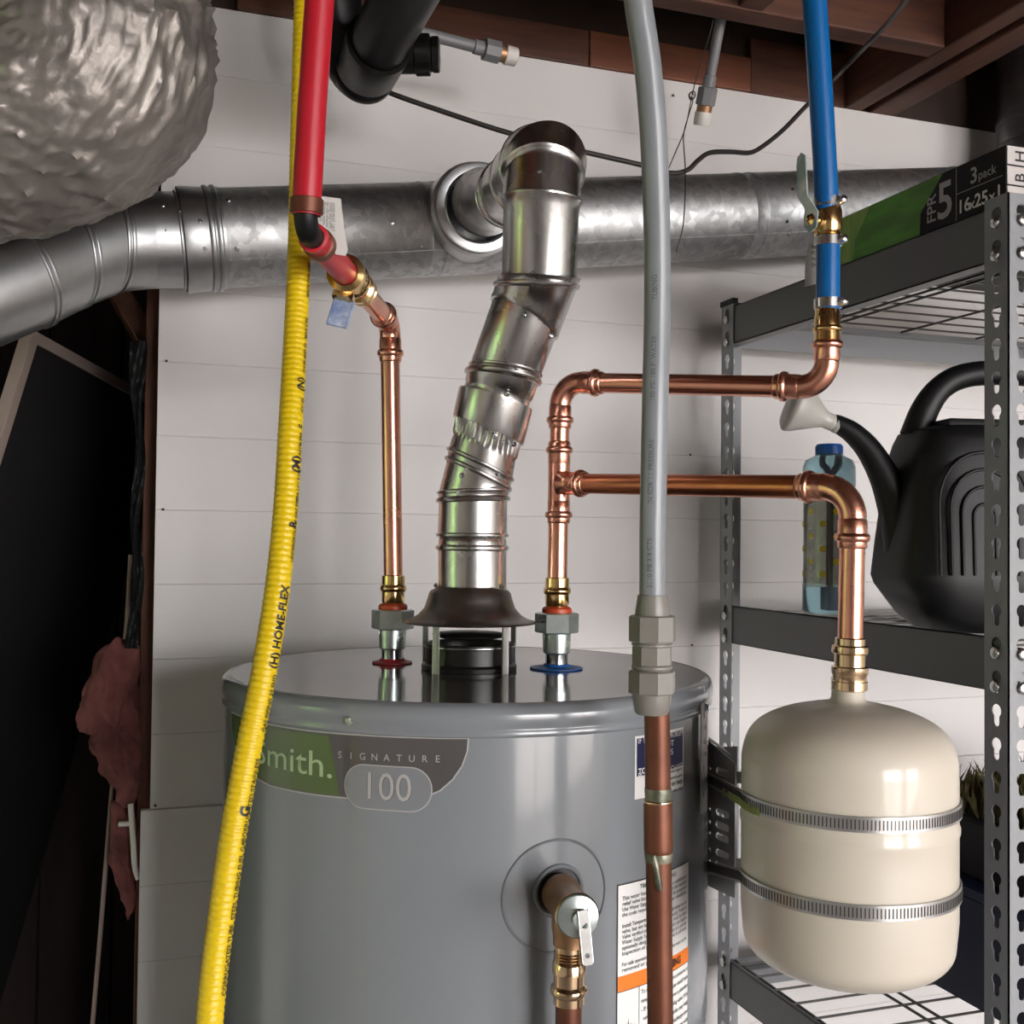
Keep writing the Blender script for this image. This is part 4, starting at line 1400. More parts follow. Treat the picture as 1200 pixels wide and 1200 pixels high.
fin('compression_nut', octo(721, 752, .0207, 8), 'greyfit', GP, 20)
bm = octo(756, 779, .0176, 8); lathe(bm, fo, gd, [(.0165, hh(751)), (.0165, hh(753)), (.0178, hh(754)), (.0178, hh(756)), (.0165, hh(757))], 30)
lathe(bm, fo, gd, [(.0165, hh(778)), (.0178, hh(780)), (.0178, hh(782)), (.0165, hh(785))], 30); fin('coupling_body', bm, 'greyfit', GP, 20)
fin('compression_nut', octo(785, 812, .0207, 8), 'greyfit', GP, 20)
bm = B(); lathe(bm, fo, gd, [(.0170, hh(811)), (.0165, hh(820)), (.0150, hh(833)), (.0135, hh(836)), (.0112, hh(836))], 36); fin('tapered_nut_end', bm, 'greyfit', GP, 40)
c0 = P(769.5, 836, .955); c1 = P(773.5, 1200, .950); c1b = c1 + (c1 - c0) * 2.2
bm = B(); sweep(bm, [c0 + V((0, 0, .02)), c1b], .01115, 30); fin('old_copper_tube', bm, 'oldcopper', GP, 60)['label'] = 'tarnished copper tube'
cd_ = (c1 - c0).normalized()
kk = P(771, 938, .953)
bm = B(); lathe(bm, kk, cd_, [(.0112, -.001), (.0124, 0), (.0126, .004), (.0126, .040), (.0124, .044), (.0112, .046)], 30); fin('solder_coupling', bm, 'oldcopper', GP, 40)
bm = B(); lathe(bm, kk, cd_, [(.0113, -.0006), (.0126, -.0004), (.0129, .0006), (.0125, .0016)], 30); fin('solder_ring', bm, 'brasslite', GP, 40)
bm = B(); lathe(bm, kk, cd_, [(.0114, -.011), (.0116, -.010), (.0116, -.001)], 30)
drip = [kk + cd_ * (.044 + .030 * t) + (-CF * .0118 + CR * (-.0055 + .005 * t)) for t in (0, .2, .4, .6, .8, 1)]
sweep(bm, drip, [.0012, .0030, .0028, .0026, .0032, .0020], 10)
lathe(bm, kk, cd_, [(.0114, .043), (.0124, .0445), (.0121, .048), (.0114, .052)], 30)
for v in bm.verts:
    v.co += .0006 * noise.noise_vector(v.co * 180)
o = fin('solder_drip', bm, 'solder', GP, 60); o['label'] = 'hardened grey-green solder flux drip'; o['kind'] = 'stuff'
bm = B()
for py, s_, txt in ((690, .0062, '2110 PB 3/4 CTS'), (590, .0062, 'IN SDR 11 PRESSURE'), (470, .0060, '100 PSI 180 F  WATER'), (350, .006, 'TUBING')):
    idx = min(range(len(gs)), key=lambda i: abs((600 - FPX * (gs[i] - CAM).dot(_U) / (gs[i] - CAM).dot(_F)) - py))
    t = text(txt, s_)
    def f(c):
        i = idx - c.x / .008; i0 = int(max(1, min(len(gs) - 3, i))); p = gs[i0].lerp(gs[i0 + 1], max(0, min(1, i - i0)))
        tt = (gs[i0 + 1] - gs[i0 - 1]).normalized(); tc = CAM - p; tc -= tt * tc.dot(tt); tc.normalize(); rt = tc.cross(tt)
        if rt.dot(_R) < 0: rt = -rt
        a = radians(-2) - c.y / .0116 * 1
        return p + .01165 * (cos(a) * tc + sin(a) * rt)
    vmap(t, f); merge(bm, t)
fin('lettering', bm, 'inkfaint', GP, 0)

# ================================================================== SHELVING UNIT
SX0, SY0, SY1 = .934, .995, 1.642
SX1 = SX0 + 1.22
SH = thing('shelving_unit', 'grey steel boltless shelving rack with keyhole posts and wire decks', 'shelf', ((SX0 + SX1) / 2, (SY0 + SY1) / 2, 0))
PITCHH = .0381
FW = .0375


def keyhole(cx, cy):
    pts = []
    R, r, d = .0075, .0045, .0135
    a0 = math.asin(r / R)
    for i in range(17):
        a = -pi / 2 + a0 + (2 * pi - 2 * a0) * i / 16
        pts.append((cx + R * cos(a), cy + R * sin(a)))
    for i in range(7):
        a = pi + pi * i / 6
        pts.append((cx + r * cos(a), cy - d + r * sin(a)))
    return pts


def post_mesh(H, z_first):
    """L profile post: flange A in the x-z plane (0..FW), flange B in the y-z plane"""
    n = int(H / PITCHH)
    hs = [keyhole(FW * .50, z_first - PITCHH * i) for i in range(60) if .03 < z_first - PITCHH * i < H - .012]
    a = flat([[(0, 0), (FW, 0), (FW, H), (0, H)]] + hs, .0008)
    b = flat([[(0, 0), (FW, 0), (FW, H), (0, H)]] + hs, .0008)
    return a, b


HP = 2.0
zf = P(1172, 247, 1.26).z
posts = []
for x, y, sx, sy, nm in ((SX0, SY0, 1, 1, 0), (SX0, SY1, 1, -1, 1), (SX1, SY0, -1, 1, 2), (SX1, SY1, -1, -1, 3)):
    a, b = post_mesh(HP, zf - .0)
    vmap(a, lambda c: V((x + sx * c.x, y + c.z + sy * .0008, c.y)))
    vmap(b, lambda c: V((x + c.z + sx * .0008, y + sy * c.x, c.y)))
    merge(a, b)
    bmesh.ops.recalc_face_normals(a, faces=a.faces)
    posts.append(fin('post', a, 'shelf', SH, 0))
    bm = B(); box(bm, (min(x, x + sx * FW) - .002, min(y, y + sy * .006) - .002, HP - .006), (max(x, x + sx * FW) + .002, max(y, y + sy * .006) + .002, HP + .003)); box(bm, (min(x, x + sx * .006) - .002, min(y, y + sy * FW) - .002, HP - .006), (max(x, x + sx * .006) + .002, max(y, y + sy * FW) + .002, HP + .003))
    if nm != 0: fin('post_cap', bm, 'blackplastic', SH, 0)['label'] = 'black plastic cap'
    else: bm.free()
RIV = B(); lathe(RIV, (0, 0, 0), (0, 0, 1), [(.0045, 0), (.0045, .002), (.0070, .0022), (.0072, .0035), (.0050, .0045), (0, .0050)], 16)
RM = bpy.data.meshes.new('rivet'); RIV.to_mesh(RM); RIV.free(); RM.materials.append(MT['steel']); RM.polygons.foreach_set('use_smooth', [True] * len(RM.polygons))
levels = [(1.927, 1.990), (1.430, 1.492), (.850, .910), (.30, .36)]
for zb0, zt0 in levels:
    inset = .0025
    for x, s in ((SX0, 1), (SX1, -1)):
        bm = B()
        x_ = x + s * inset
        box(bm, (min(x_, x_ + s * .0016), SY0 + .004, zb0), (max(x_, x_ + s * .0016), SY1 - .004, zt0))
        box(bm, (min(x_, x_ + s * .022), SY0 + .004, zb0), (max(x_, x_ + s * .022), SY1 - .004, zb0 + .0016))
        box(bm, (min(x_, x_ + s * .006), SY0 + .004, zt0 - .0016), (max(x_, x_ + s * .006), SY1 - .004, zt0))
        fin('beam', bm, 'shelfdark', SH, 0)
        for yy in (SY0 + FW / 2, SY1 - FW / 2):
            for k in range(0, 2):
                zz_ = [zf - PITCHH * i - .0105 for i in range(60)]
                zr = [q for q in zz_ if zb0 < q < zt0]
                if k < len(zr): inst('rivet', RM, SH, (x - s * .0, yy, zr[k]), V((-s, 0, 0)).to_track_quat('Z', 'Y'))
    for y, s in ((SY0, 1), (SY1, -1)):
        bm = B()
        y_ = y + s * inset
        box(bm, (SX0 + .004, min(y_, y_ + s * .0016), zb0), (SX1 - .004, max(y_, y_ + s * .0016), zt0 - .012))
        box(bm, (SX0 + .004, min(y_, y_ + s * .024), zt0 - .025), (SX1 - .004, max(y_, y_ + s * .024), zt0 - .0234))
        fin('beam', bm, 'shelf', SH, 0)
        for xx in (SX0 + FW / 2, SX1 - FW / 2):
            zz_ = [zf - PITCHH * i - .0105 for i in range(60)]
            for q in [q for q in zz_ if zb0 < q < zt0]:
                inst('rivet', RM, SH, (xx, y, q), V((0, -s, 0)).to_track_quat('Z', 'Y'))
    bm = B()
    zd = zt0 - .0135
    n = 12
    for i in range(n):
        yy = SY0 + .03 + (SY1 - SY0 - .06) * i / (n - 1)
        obox(bm, ((SX0 + SX1) / 2, yy, zd + .003), (SX1 - SX0 - .012, 0, 0), (0, .0028, 0), (0, 0, .0028))
    for i in range(8):
        xx = SX0 + .03 + (SX1 - SX0 - .06) * i / 7
        for d in ((-.012, .012) if i in (1, 4, 6) else (0,)):
            obox(bm, (xx + d, (SY0 + SY1) / 2, zd), (.0032, 0, 0), (0, SY1 - SY0 - .012, 0), (0, 0, .0032))
    o = fin('wire_deck', bm, 'wire', SH, 0); o['kind'] = 'stuff'

# ================================================================== FILTER CARTON on the top shelf
BX = SX0 + .010
BZ0, BZ1 = 1.9905, 2.0605
BY0, BY1 = 1.010, 1.372
bm = B(); box(bm, (BX, BY0, BZ0), (BX + .63, BY1, BZ1), .001)
FB = fin('filter_carton', bm, 'cardblack', None, 0)
tag(FB, 'black and green carton of three air filters lying on the top shelf', 'box')
def fy(px, py=250): return PX(px, py, BX).y
def side(bm, off=.0005): return vmap(bm, lambda c: V((BX - off - c.z, c.x, c.y)))
def sflat(loop, off, mt, nm):
    bm = flat([[(y, z) for y, z in loop]]); side(bm, off); return fin(nm, bm, mt, FB, 0)
e = .0012
sflat([(BY1, BZ0 + e), (fy(1078), BZ0 + e), (fy(1079), BZ0 + .03), (fy(1105), BZ1 - e), (BY1, BZ1 - e)], .0004, 'cardgreen', 'green_panel')
sflat([(BY1, BZ0 + e), (fy(1000), BZ0 + e), (fy(1003), BZ0 + .03), (fy(1020), BZ1 - e), (BY1, BZ1 - e)], .0007, 'cardgreenlite', 'leaf_print')
def stext(s, size, y0, z0, rot=0, mt='white', bold=.0002, off=.0008, xs=1.):
    """reads from far (left) to near (right)"""
    t = text(s, size, bold=bold)
    ca, sa = cos(rot), sin(rot)
    vmap(t, lambda c: V((c.x * xs * ca - c.y * sa, c.x * xs * sa + c.y * ca, 0)))
    vmap(t, lambda c: V((BX - off, y0 - c.x, z0 + c.y)))
    return fin('lettering', t, mt, FB, 0)
W_ = BZ1 - BZ0
yd = fy(1121)
stext('FPR', .0225, fy(1097), BZ0 + .012, pi / 2, 'labeltxt', .0003)
stext('5', .064, fy(1098), BZ0 + .013, 0, 'labeltxt', .0010, xs=.95)
stext('3', .027, fy(1137), BZ0 + .041, 0, 'labeltxt', .0004)
stext('pack', .0155, fy(1147), BZ0 + .042, 0, 'labeltxt', .0001)
stext('16', .0225, fy(1122.5), BZ0 + .0105, 0, 'white', .0005)
stext('x', .018, fy(1136.5), BZ0 + .0105, 0, 'white', .0003)
stext('25', .0225, fy(1142.5), BZ0 + .0105, 0, 'white', .0005)
stext('x', .018, fy(1160), BZ0 + .0105, 0, 'white', .0003)
stext('1', .0225, fy(1167), BZ0 + .0105, 0, 'white', .0005)
sflat([(yd + .0005, BZ0 + e), (yd - .0005, BZ0 + e), (yd - .0005, BZ1 - e), (yd + .0005, BZ1 - e)], .0006, 'labeltxt', 'rule')
sflat([(yd, BZ0 + .035), (BY0 + .004, BZ0 + .035), (BY0 + .004, BZ0 + .0358), (yd, BZ0 + .0358)], .0006, 'labeltxt', 'rule')
for i in range(3):
    bm = B(); box(bm, (BX + .0015, BY0 - .0012, BZ0 + .0012 + i * W_ / 3), (BX + .628, BY0 + .001, BZ0 - .0008 + (i + 1) * W_ / 3), .0003)
    fin('white_end', bm, 'cardwhite', FB, 0)
bm = B()
for i, s in enumerate(('E', 'B', 'H')):
    t = text(s, .020, bold=.0002)
    vmap(t, lambda c: V((BX + .026 - c.y, BY0 - .0016, BZ0 + .004 + i * W_ / 3 + c.x))); merge(bm, t)
fin('lettering', bm, 'ink', FB, 0)

# ================================================================== WATER BOTTLE on the middle shelf
ZS = 1.484
bc = P(971, 718, 1.775)
bc = V((bc.x, bc.y, ZS))
WB = thing('water_bottle', 'tall water bottle with blue cap and yellow dots on the middle shelf', 'bottle', bc)
def bl(prof, nm, mt, seg=40, sm=45):
    bm = B(); lathe(bm, bc, (0, 0, 1), prof, seg); return fin(nm, bm, mt, WB, sm)
BRd = .0415
bl([(0, .001), (BRd - .004, .001), (BRd, .005), (BRd, .045), (BRd + .0008, .047)], 'blue_base', 'clearblue')['label'] = 'clear blue lower cup'
bl([(BRd - .001, .047), (BRd - .0015, .12), (BRd - .001, .205), (BRd, .207)], 'bottle_wall', 'bottlewater')['label'] = 'smoky clear wall'
bl([(BRd, .205), (BRd + .0004, .210), (BRd, .236), (BRd - .004, .247), (.024, .254), (.0215, .257)], 'blue_shoulder', 'clearblue')['label'] = 'pale blue clear shoulder'
bm = B(); lathe(bm, bc, (0, 0, 1), [(.0205, .252), (.0212, .254), (.0212, .270), (.0195, .273), (0, .273)], 30)
for k in range(30):
    a = 2 * pi * k / 30; obox(bm, bc + V((.0213 * cos(a), .0213 * sin(a), .262)), V((.0012 * cos(a), .0012 * sin(a), 0)), V((-.0018 * sin(a), .0018 * cos(a), 0)), V((0, 0, .015)))
fin('cap', bm, 'bluecap', WB, 40)['label'] = 'ridged blue screw cap'
bm = B(); sweep(bm, spline([bc + V((-.004, -.006, .01)), bc + V((-.003, -.006, .12)), bc + V((-.004, -.006, .218)), bc + V((-.014, -.006, .238)), bc + V((-.012, -.006, .256))], 6), .0042, 10); sweep(bm, spline([bc + V((-.004, -.006, .218)), bc + V((.008, -.006, .238)), bc + V((.007, -.006, .256))], 6), .0042, 10)
obox(bm, bc + V((0, -.006, .028)), (.030, 0, 0), (0, .006, 0), (0, 0, .035), .002)
fin('straw', bm, 'purple', WB, 50)['label'] = 'purple forked drinking straw'
for k in range(8):
    for j in range(3):
        a = radians(-90 - 19) + (k - 3) * radians(29); zz_ = .064 + j * .040 + (k % 2) * .020
        if k > 6: continue
        dm = B(); pts = [(.0052 * cos(2 * pi * i / 14), .0052 * sin(2 * pi * i / 14)) for i in range(14)]
        vs = [dm.verts.new(bc + V(((BRd + .0004) * cos(a + x / BRd), (BRd + .0004) * sin(a + x / BRd), zz_ + y))) for x, y in pts]
        dm.faces.new(vs); bmesh.ops.recalc_face_normals(dm, faces=dm.faces)
        fin('yellow_dot', dm, 'yellowdot', WB, 0)
bm = B()
for k in range(6):
    t = text(('500', '450', '400', '350', '300', 'ml')[k], .006)
    a = radians(-90 - 19 - 62)
    vmap(t, lambda c: bc + V(((BRd + .0005) * cos(a + c.x / BRd), (BRd + .0005) * sin(a + c.x / BRd), .055 + k * .016 + c.y))); merge(bm, t)
fin('lettering', bm, 'white', WB, 0)

# ================================================================== WATERING CAN
wc = P(1172, 740, 1.47); wc.z = ZS
WC = thing('watering_can', 'black plastic watering can with pale sprinkler rose on the middle shelf', 'watering can', wc)
K = 1.47 / FPX


def selipse(cx, cy, z, hx, hy, n=48, e=.45):
    out = []
    for i in range(n):
        a = 2 * pi * i / n
        c, s = cos(a), sin(a)
        out.append(V((cx + hx * math.copysign(abs(c) ** e, c), cy + hy * math.copysign(abs(s) ** e, s), z)))
    return out


rows = [(0, .098, .055), (.004, .108, .062), (.020, .128, .072), (.042, .1445, .078), (.060, .158, .082), (.072, .1625, .083), (.12, .157, .081), (.18, .149, .078), (.225, .141, .075), (.248, .134, .072), (.262, .128, .066), (.268, .112, .056), (.270, .06, .03)]
bm = B(); prev = None
first = None
for dz, hx, hy in rows:
    ring = [bm.verts.new(p) for p in selipse(wc.x, wc.y, wc.z + dz, hx, hy)]
    if prev: bridge(bm, prev, ring)
    else: bm.faces.new(ring)
    prev = ring
bm.faces.new(prev[::-1])
bmesh.ops.recalc_face_normals(bm, faces=bm.faces)
# turn the can a little towards the camera
ROT = Matrix.Rotation(radians(-12), 4, 'Z')
def canrot(bm): return vmap(bm, lambda c: V(wc) + ROT @ (c - V(wc)))
canrot(bm); fin('can_body', bm, 'canplastic', WC, 40)
bm = B()
for k in range(4):
    hw = .016 + .017 * k
    zt2 = .165 + .022 * k
    pts = []
    for z_ in (.075, .10, .13, zt2 - hw): pts.append((-hw, z_))
    for i in range(1, 12):
        a = pi - pi * i / 12
        pts.append((hw * cos(a), zt2 - hw + hw * sin(a)))
    for z_ in (zt2 - hw, .13, .10, .075): pts.append((hw, z_))
    def fronty(z):
        for (z0_, hx0, hy0), (z1_, hx1, hy1) in zip(rows[:-1], rows[1:]):
            if z0_ <= z <= z1_: return hy0 + (hy1 - hy0) * (z - z0_) / max(z1_ - z0_, 1e-6)
        return .08
    sweep(bm, [V((wc.x - .068 + x * .9, wc.y - fronty(z) + .0002, wc.z + z)) for x, z in pts], .0022, 8)
canrot(bm); fin('rib', bm, 'canplastic', WC, 60)
hp_ = [P(1072, 512, 1.47), P(1084, 480, 1.47), P(1102, 455, 1.47), P(1128, 441, 1.47), P(1165, 437, 1.47), P(1215, 440, 1.48), P(1245, 452, 1.49), P(1262, 480, 1.5), P(1268, 520, 1.5)]
bm = B(); sweep(bm, spline(hp_, 6), [.020 - .0035 * min(1, i / 12) for i in range(49)], 24, True, 1.0); fin('handle', bm, 'canplastic', WC, 60)
bm = B(); box(bm, (wc.x - .10, wc.y - .05, wc.z + .255), (wc.x + .10, wc.y + .05, wc.z + .277), .006); canrot(bm); fin('shoulder', bm, 'canplastic', WC, 40)
sp = [P(1062, 640, 1.46), P(1048, 590, 1.46), P(1035, 556, 1.46), P(1018, 527, 1.46), P(1000, 508, 1.46), P(984, 498, 1.46), P(976, 494, 1.46)]
bm = B(); sweep(bm, spline(sp, 5), [.030 - .0195 * (i / 30) ** .55 for i in range(31)], 28); fin('spout', bm, 'canplastic', WC, 60)
rd = (P(960, 488, 1.46) - P(976, 495, 1.46)).normalized()
ro = P(977, 496, 1.46)
bm = B(); lathe(bm, ro, rd, [(.0105, -.008), (.0118, -.007), (.0118, -.002), (.0108, -.001), (.0115, .002), (.0108, .004), (.0115, .007), (.0110, .012), (.015, .020), (.025, .036), (.0335, .050), (.0355, .056), (.035, .059), (.029, .064), (.014, .067), (0, .068)], 36)
fin('sprinkler_rose', bm, 'shower', WC, 50)['label'] = 'pale grey sprinkler rose'

# ================================================================== BOTTOM SHELF: navy bin, black tray, bristly bundle
ZB = .905
c = P(1140, 1065, 1.50)
bm = B()
bx0 = P(1052, 1150, 1.42).x
def rbox(bm, x0, x1, y0, y1, z0, z1, taper=.0, bev=.01):
    r = bmesh.ops.create_cube(bm, size=1)
    for v in r['verts']:
        top_ = v.co.z > 0
        t = 0 if top_ else taper
        v.co = V(((x0 + t) if v.co.x < 0 else (x1 - t), (y0 + t) if v.co.y < 0 else (y1 - t), z1 if top_ else z0))
    bmesh.ops.bevel(bm, geom=list({e for v in r['verts'] for e in v.link_edges}), offset=bev, segments=3, affect='EDGES')
NB = thing('storage_bin', 'navy blue plastic bin on the bottom shelf behind the front post', 'bin', (1.28, 1.30, ZB))
xa = PY(1046, 1150, 1.50).x
rbox(bm, xa, xa + .42, 1.17, 1.50, ZB, 1.085, .02); fin('bin_body', bm, 'navybin', NB, 40)
bm = B(); box(bm, (xa - .006, 1.164, 1.078), (xa + .426, 1.506, 1.094), .004); fin('lid', bm, 'navybin', NB, 40)
TR = thing('black_tray', 'black plastic tray with pale edge stacked on the navy bin', 'tray', (xa + .2, 1.33, 1.095))
bm = B(); rbox(bm, xa + .02, xa + .40, 1.19, 1.48, 1.0955, 1.185, .01, .004); fin('tray_body', bm, 'screenblk', TR, 40)
bm = B(); box(bm, (xa + .016, 1.186, 1.183), (xa + .404, 1.190, 1.186)); fin('rim', bm, 'wire', TR, 0)['label'] = 'pale worn rim edge'
bm = B()
r3 = random.Random(5)
for i in range(1400):
    x = xa + .03 + r3.random() * .34; y = 1.2 + r3.random() * .26
    h = .03 + .06 * r3.random() * (1 - .3 * abs(x - xa - .2) / .2)
    b0_ = V((x, y, 1.186)); d_ = V((r3.uniform(-.5, .5), r3.uniform(-.5, .5), 1)).normalized()
    s_ = V((r3.uniform(-1, 1), r3.uniform(-1, 1), 0)).normalized() * .0022
    m_ = b0_ + d_ * h * .6
    vs = [bm.verts.new(b0_ - s_), bm.verts.new(b0_ + s_), bm.verts.new(m_ + s_ * 1.3), bm.verts.new(b0_ + d_ * h + V((0, 0, -.004))), bm.verts.new(m_ - s_ * 1.3)]
    bm.faces.new(vs)
MO = fin('bristle_bundle', bm, 'moss', None, 0, origin=V((xa + .2, 1.33, 1.186)))
tag(MO, 'olive brown bristly plant bundle lying on the black tray', 'dried plant', None, 'stuff')

# ================================================================== FOIL COVERED DUCT upper left
fpts = [P(-420, 330, 1.30), P(-200, 210, 1.28), P(-60, 148, 1.26), P(46, 124, 1.25), P(100, 76, 1.24), P(94, -20, 1.235), P(99, -140, 1.23)]
fs = resample(spline(fpts, 14), .0036)
bm = B()
NS = 300
T_ = []
n = len(fs)
u = None
rings = []
FRAD = .132
for i in range(n):
    t = (fs[min(i + 1, n - 1)] - fs[max(i - 1, 0)]).normalized()
    if u is None: _, u, _v = basis(t)
    u = (u - u.dot(t) * t).normalized(); v_ = t.cross(u)
    ring = []
    for k in range(NS):
        a = 2 * pi * k / NS
        d_ = cos(a) * u + sin(a) * v_
        p = fs[i] + d_ * FRAD
        q = p * 7
        n1 = noise.noise(q)
        n2 = 1 - abs(noise.noise(p * 13 + V((3, 1, 7))) * 2.0)
        st_ = V((p.x * 22, p.y * 22, p.z * 55)) + noise.noise_vector(p * 9) * 1.4
        n3 = 1 - abs(noise.noise(st_)) * 2
        n4 = noise.noise(p * 60)
        edge = max(0, d_.dot(_R)) ** 2
        cr = 1 - abs(noise.noise(V((p.x * 60, p.y * 40, p.z * 22)))) * 2
        h1 = 1 - abs(noise.noise(V((p.x * 16, p.y * 16, p.z * 48)) + noise.noise_vector(p * 11) * 1.6)) * 2
        h2 = 1 - abs(noise.noise(V((p.x * 44, p.y * 44, p.z * 90)) + noise.noise_vector(p * 25) * 1.5)) * 2
        off = .0055 * n1 + .0035 * max(n2, 0) ** 4 + .0040 * max(n3, 0) ** 6 + .0009 * n4 + .009 * edge * max(cr, -.3) ** 2 + .0032 * max(h1, 0) ** 4 + .0016 * max(h2, 0) ** 3
        ring.append(bm.verts.new(p + d_ * off))
    rings.append(ring)
for i in range(n - 1): bridge(bm, rings[i], rings[i + 1])
bmesh.ops.recalc_face_normals(bm, faces=bm.faces)
FD = fin('foil_duct', bm, 'foil', None, 60, origin=fpts[2] - V((0, 0, .14)))
tag(FD, 'fat foil-wrapped insulated duct bending upward at the upper left', 'duct')
bm = B(); k = P(228, 115, 1.27); vs = [bm.verts.new(k + CR * x + CU * y + CF * z) for x, y, z in ((-.02, .012, .0), (.0105, -.002, .0), (-.012, -.012, .0), (-.02, .012, .002), (.0105, -.002, .001), (-.012, -.012, .002))]
bm.faces.new(vs[:3]); bm.faces.new(vs[3:][::-1])
for i in range(3): bm.faces.new((vs[i], vs[(i + 1) % 3], vs[3 + (i + 1) % 3], vs[3 + i]))
fin('torn_flap', bm, 'cardwhite', FD, 0)

# ================================================================== BLACK DRAIN PIPE, CONDUITS, CABLE, WIRES
AB = thing('drain_pipe', 'black plastic drain pipe with cleanout plug under the ceiling', 'pipe', P(432, 85, 1.50))
AR = .038
a0 = P(430, 78, 1.50)
adir = (P(472, -10, 1.36) - P(433, 85, 1.50)).normalized()
adir = V((.02, -1, .02)).normalized()
bm = B(); lathe(bm, a0, adir, [(AR - .004, -.03), (AR + .002, -.028), (AR + .0055, -.022), (AR + .0055, -.008), (AR + .003, -.004), (AR + .003, .0), (AR + .0055, .003), (AR + .0055, .075), (AR + .001, .079)], 48, (True, False)); fin('wye_fitting', bm, 'abs', AB, 40)
bm = B(); lathe(bm, a0, adir, [(AR, .03), (AR, .60), (AR, 1.0)], 48); fin('pipe', bm, 'abs', AB, 40)
bo = a0 + adir * .035; bdirr = V((.93, -.33, .02)).normalized()
bm = B(); lathe(bm, bo, bdirr, [(.024, .03), (.024, .056), (.027, .058), (.027, .076), (.022, .077), (.022, .079)], 36); hexnut(bm, bo, bdirr, .023, .079, .089); fin('cleanout_plug', bm, 'abs', AB, 30)
bm = B(); sweep(bm, spline([a0 - adir * .02, a0 - adir * .02 + V((-.012, 0, .01)), a0 + V((-.040, .01, .05)), a0 + V((-.052, .0, .12)), a0 + V((-.055, .0, .26))], 6), .040, 36); fin('elbow', bm, 'abs', AB, 60)


def conduit_end(pa_, pb_, sc, label):
    d = (pb_ - pa_).normalized()
    L = (pb_ - pa_).length
    root = thing('conduit', label, 'conduit', pa_)
    bm = B(); lathe(bm, pa_, d, [(.0085 * sc, -.06), (.0085 * sc, 0), (.0085 * sc, L * .55), (.0105 * sc, L * .56), (.0105 * sc, L * .66)], 24); fin('grey_tube', bm, 'conduit', root, 40)
    bm = B(); lathe(bm, pa_, d, [(.012 * sc, L * .655), (.0165 * sc, L * .665), (.0168 * sc, L * .82), (.014 * sc, L * .825)], 8, (True, True)); fin('nut', bm, 'conduit', root, 25)
    bm = B(); lathe(bm, pa_, d, [(.0125 * sc, L * .82), (.0125 * sc, L * .90)], 24); fin('threaded_ring', bm, 'bronze', root, 40)
    bm = B(); lathe(bm, pa_, d, [(.0135 * sc, L * .885), (.0142 * sc, L * .9), (.0135 * sc, L), (.012 * sc, L * 1.01), (0, L * 1.01)], 24); fin('end_cap', bm, 'whitecap', root, 40)['label'] = 'white plastic end cap'
    return root


conduit_end(P(492, 38, 1.585), P(604, 67, 1.64), 1.0, 'grey conduit stub with white cap beside the black drain pipe')
c2 = conduit_end(P(846, 15, 1.74), P(822, 146, 1.80), 1.0, 'grey conduit stub with white cap hanging right of the tall grey pipe')
cab = [P(440, 96, 1.60), P(455, 108, 1.60), P(520, 131, 1.61), P(600, 157, 1.62), P(680, 177, 1.64), P(750, 193, 1.66), P(786, 203, 1.68), P(806, 199, 1.69), P(818, 188, 1.70), P(832, 179, 1.72), P(857, 178, 1.75), P(878, 179, 1.78), P(893, 172, 1.80), P(918, 152, 1.82), P(945, 124, 1.84), P(975, 95, 1.84), P(1003, 66, 1.80), P(1040, 28, 1.60), P(1068, -8, 1.40), P(1090, -40, 1.3), P(1096, -110, 1.28)]
cab.append(V((cab[-1].x, cab[-1].y, 2.6)))
bm = B(); sweep(bm, spline(cab, 6), .0038, 10)
tag(fin('black_cable', bm, 'rubber', None, 60, origin=cab[6]), 'black cable sagging across the wall above the vent duct', 'cable')
w1 = [P(842, -5, 1.70), P(833, 35, 1.72), P(818, 85, 1.72), P(811, 112, 1.72), P(803, 150, 1.70), P(790, 182, 1.66), P(782, 200, 1.62)]
w2 = [P(808, 113, 1.715), P(812, 118, 1.715), P(807, 135, 1.71), P(801, 160, 1.70), P(803, 200, 1.55), P(801, 260, 1.52), P(792, 296, 1.52)]
bm = B(); sweep(bm, spline(w1, 6), .0009, 6); sweep(bm, spline(w2, 6), .0009, 6)
sweep(bm, [P(811, 112, 1.72) + V((.004 * cos(t), .004 * sin(t * .7), .006 * sin(t))) for t in (i * .5 for i in range(26))], .0008, 6)
tag(fin('thin_wire', bm, 'rubber', None, 60, origin=w1[0]), 'thin dark twisted wire dangling in front of the hanging conduit stub', 'wire')

# ================================================================== LEFT RECESS: leaning screen, batt, paper, stick
PB_ = 1.93
f0, f1 = P(33, 385, 1.72), P(150, 450, 2.10)     # top edge
f2 = P(-44, 690, 1.72)                            # down the left edge
tdir = (f1 - f0).normalized(); ddir = (f2 - f0).normalized()
ddir = (ddir - tdir * ddir.dot(tdir)).normalized()
nrml = tdir.cross(ddir).normalized()
SW_, SH_ = .62, 1.85
SC = thing('leaning_screen', 'dark framed screen panel leaning in the black recess on the left', 'screen', f0 + ddir * SH_)
def fbar(a, b, c, d, nm, mt, th=.02, off=0.):
    bm = B(); obox(bm, f0 + tdir * (a + b) / 2 + ddir * (c + d) / 2 + nrml * off, tdir * (b - a), ddir * (d - c), nrml * th, .001); return fin(nm, bm, mt, SC, 0)
fbar(0, .022, 0, SH_, 'frame_bar', 'frame'); fbar(.022, SW_, 0, .018, 'frame_bar', 'frame'); fbar(.022, SW_, SH_ - .02, SH_, 'frame_bar', 'frame')
fbar(.022, SW_, .018, SH_ - .02, 'black_cloth', 'screenblk', .006)
st0, st1 = PY(153, 650, 1.80), PY(106, 1230, 1.62)
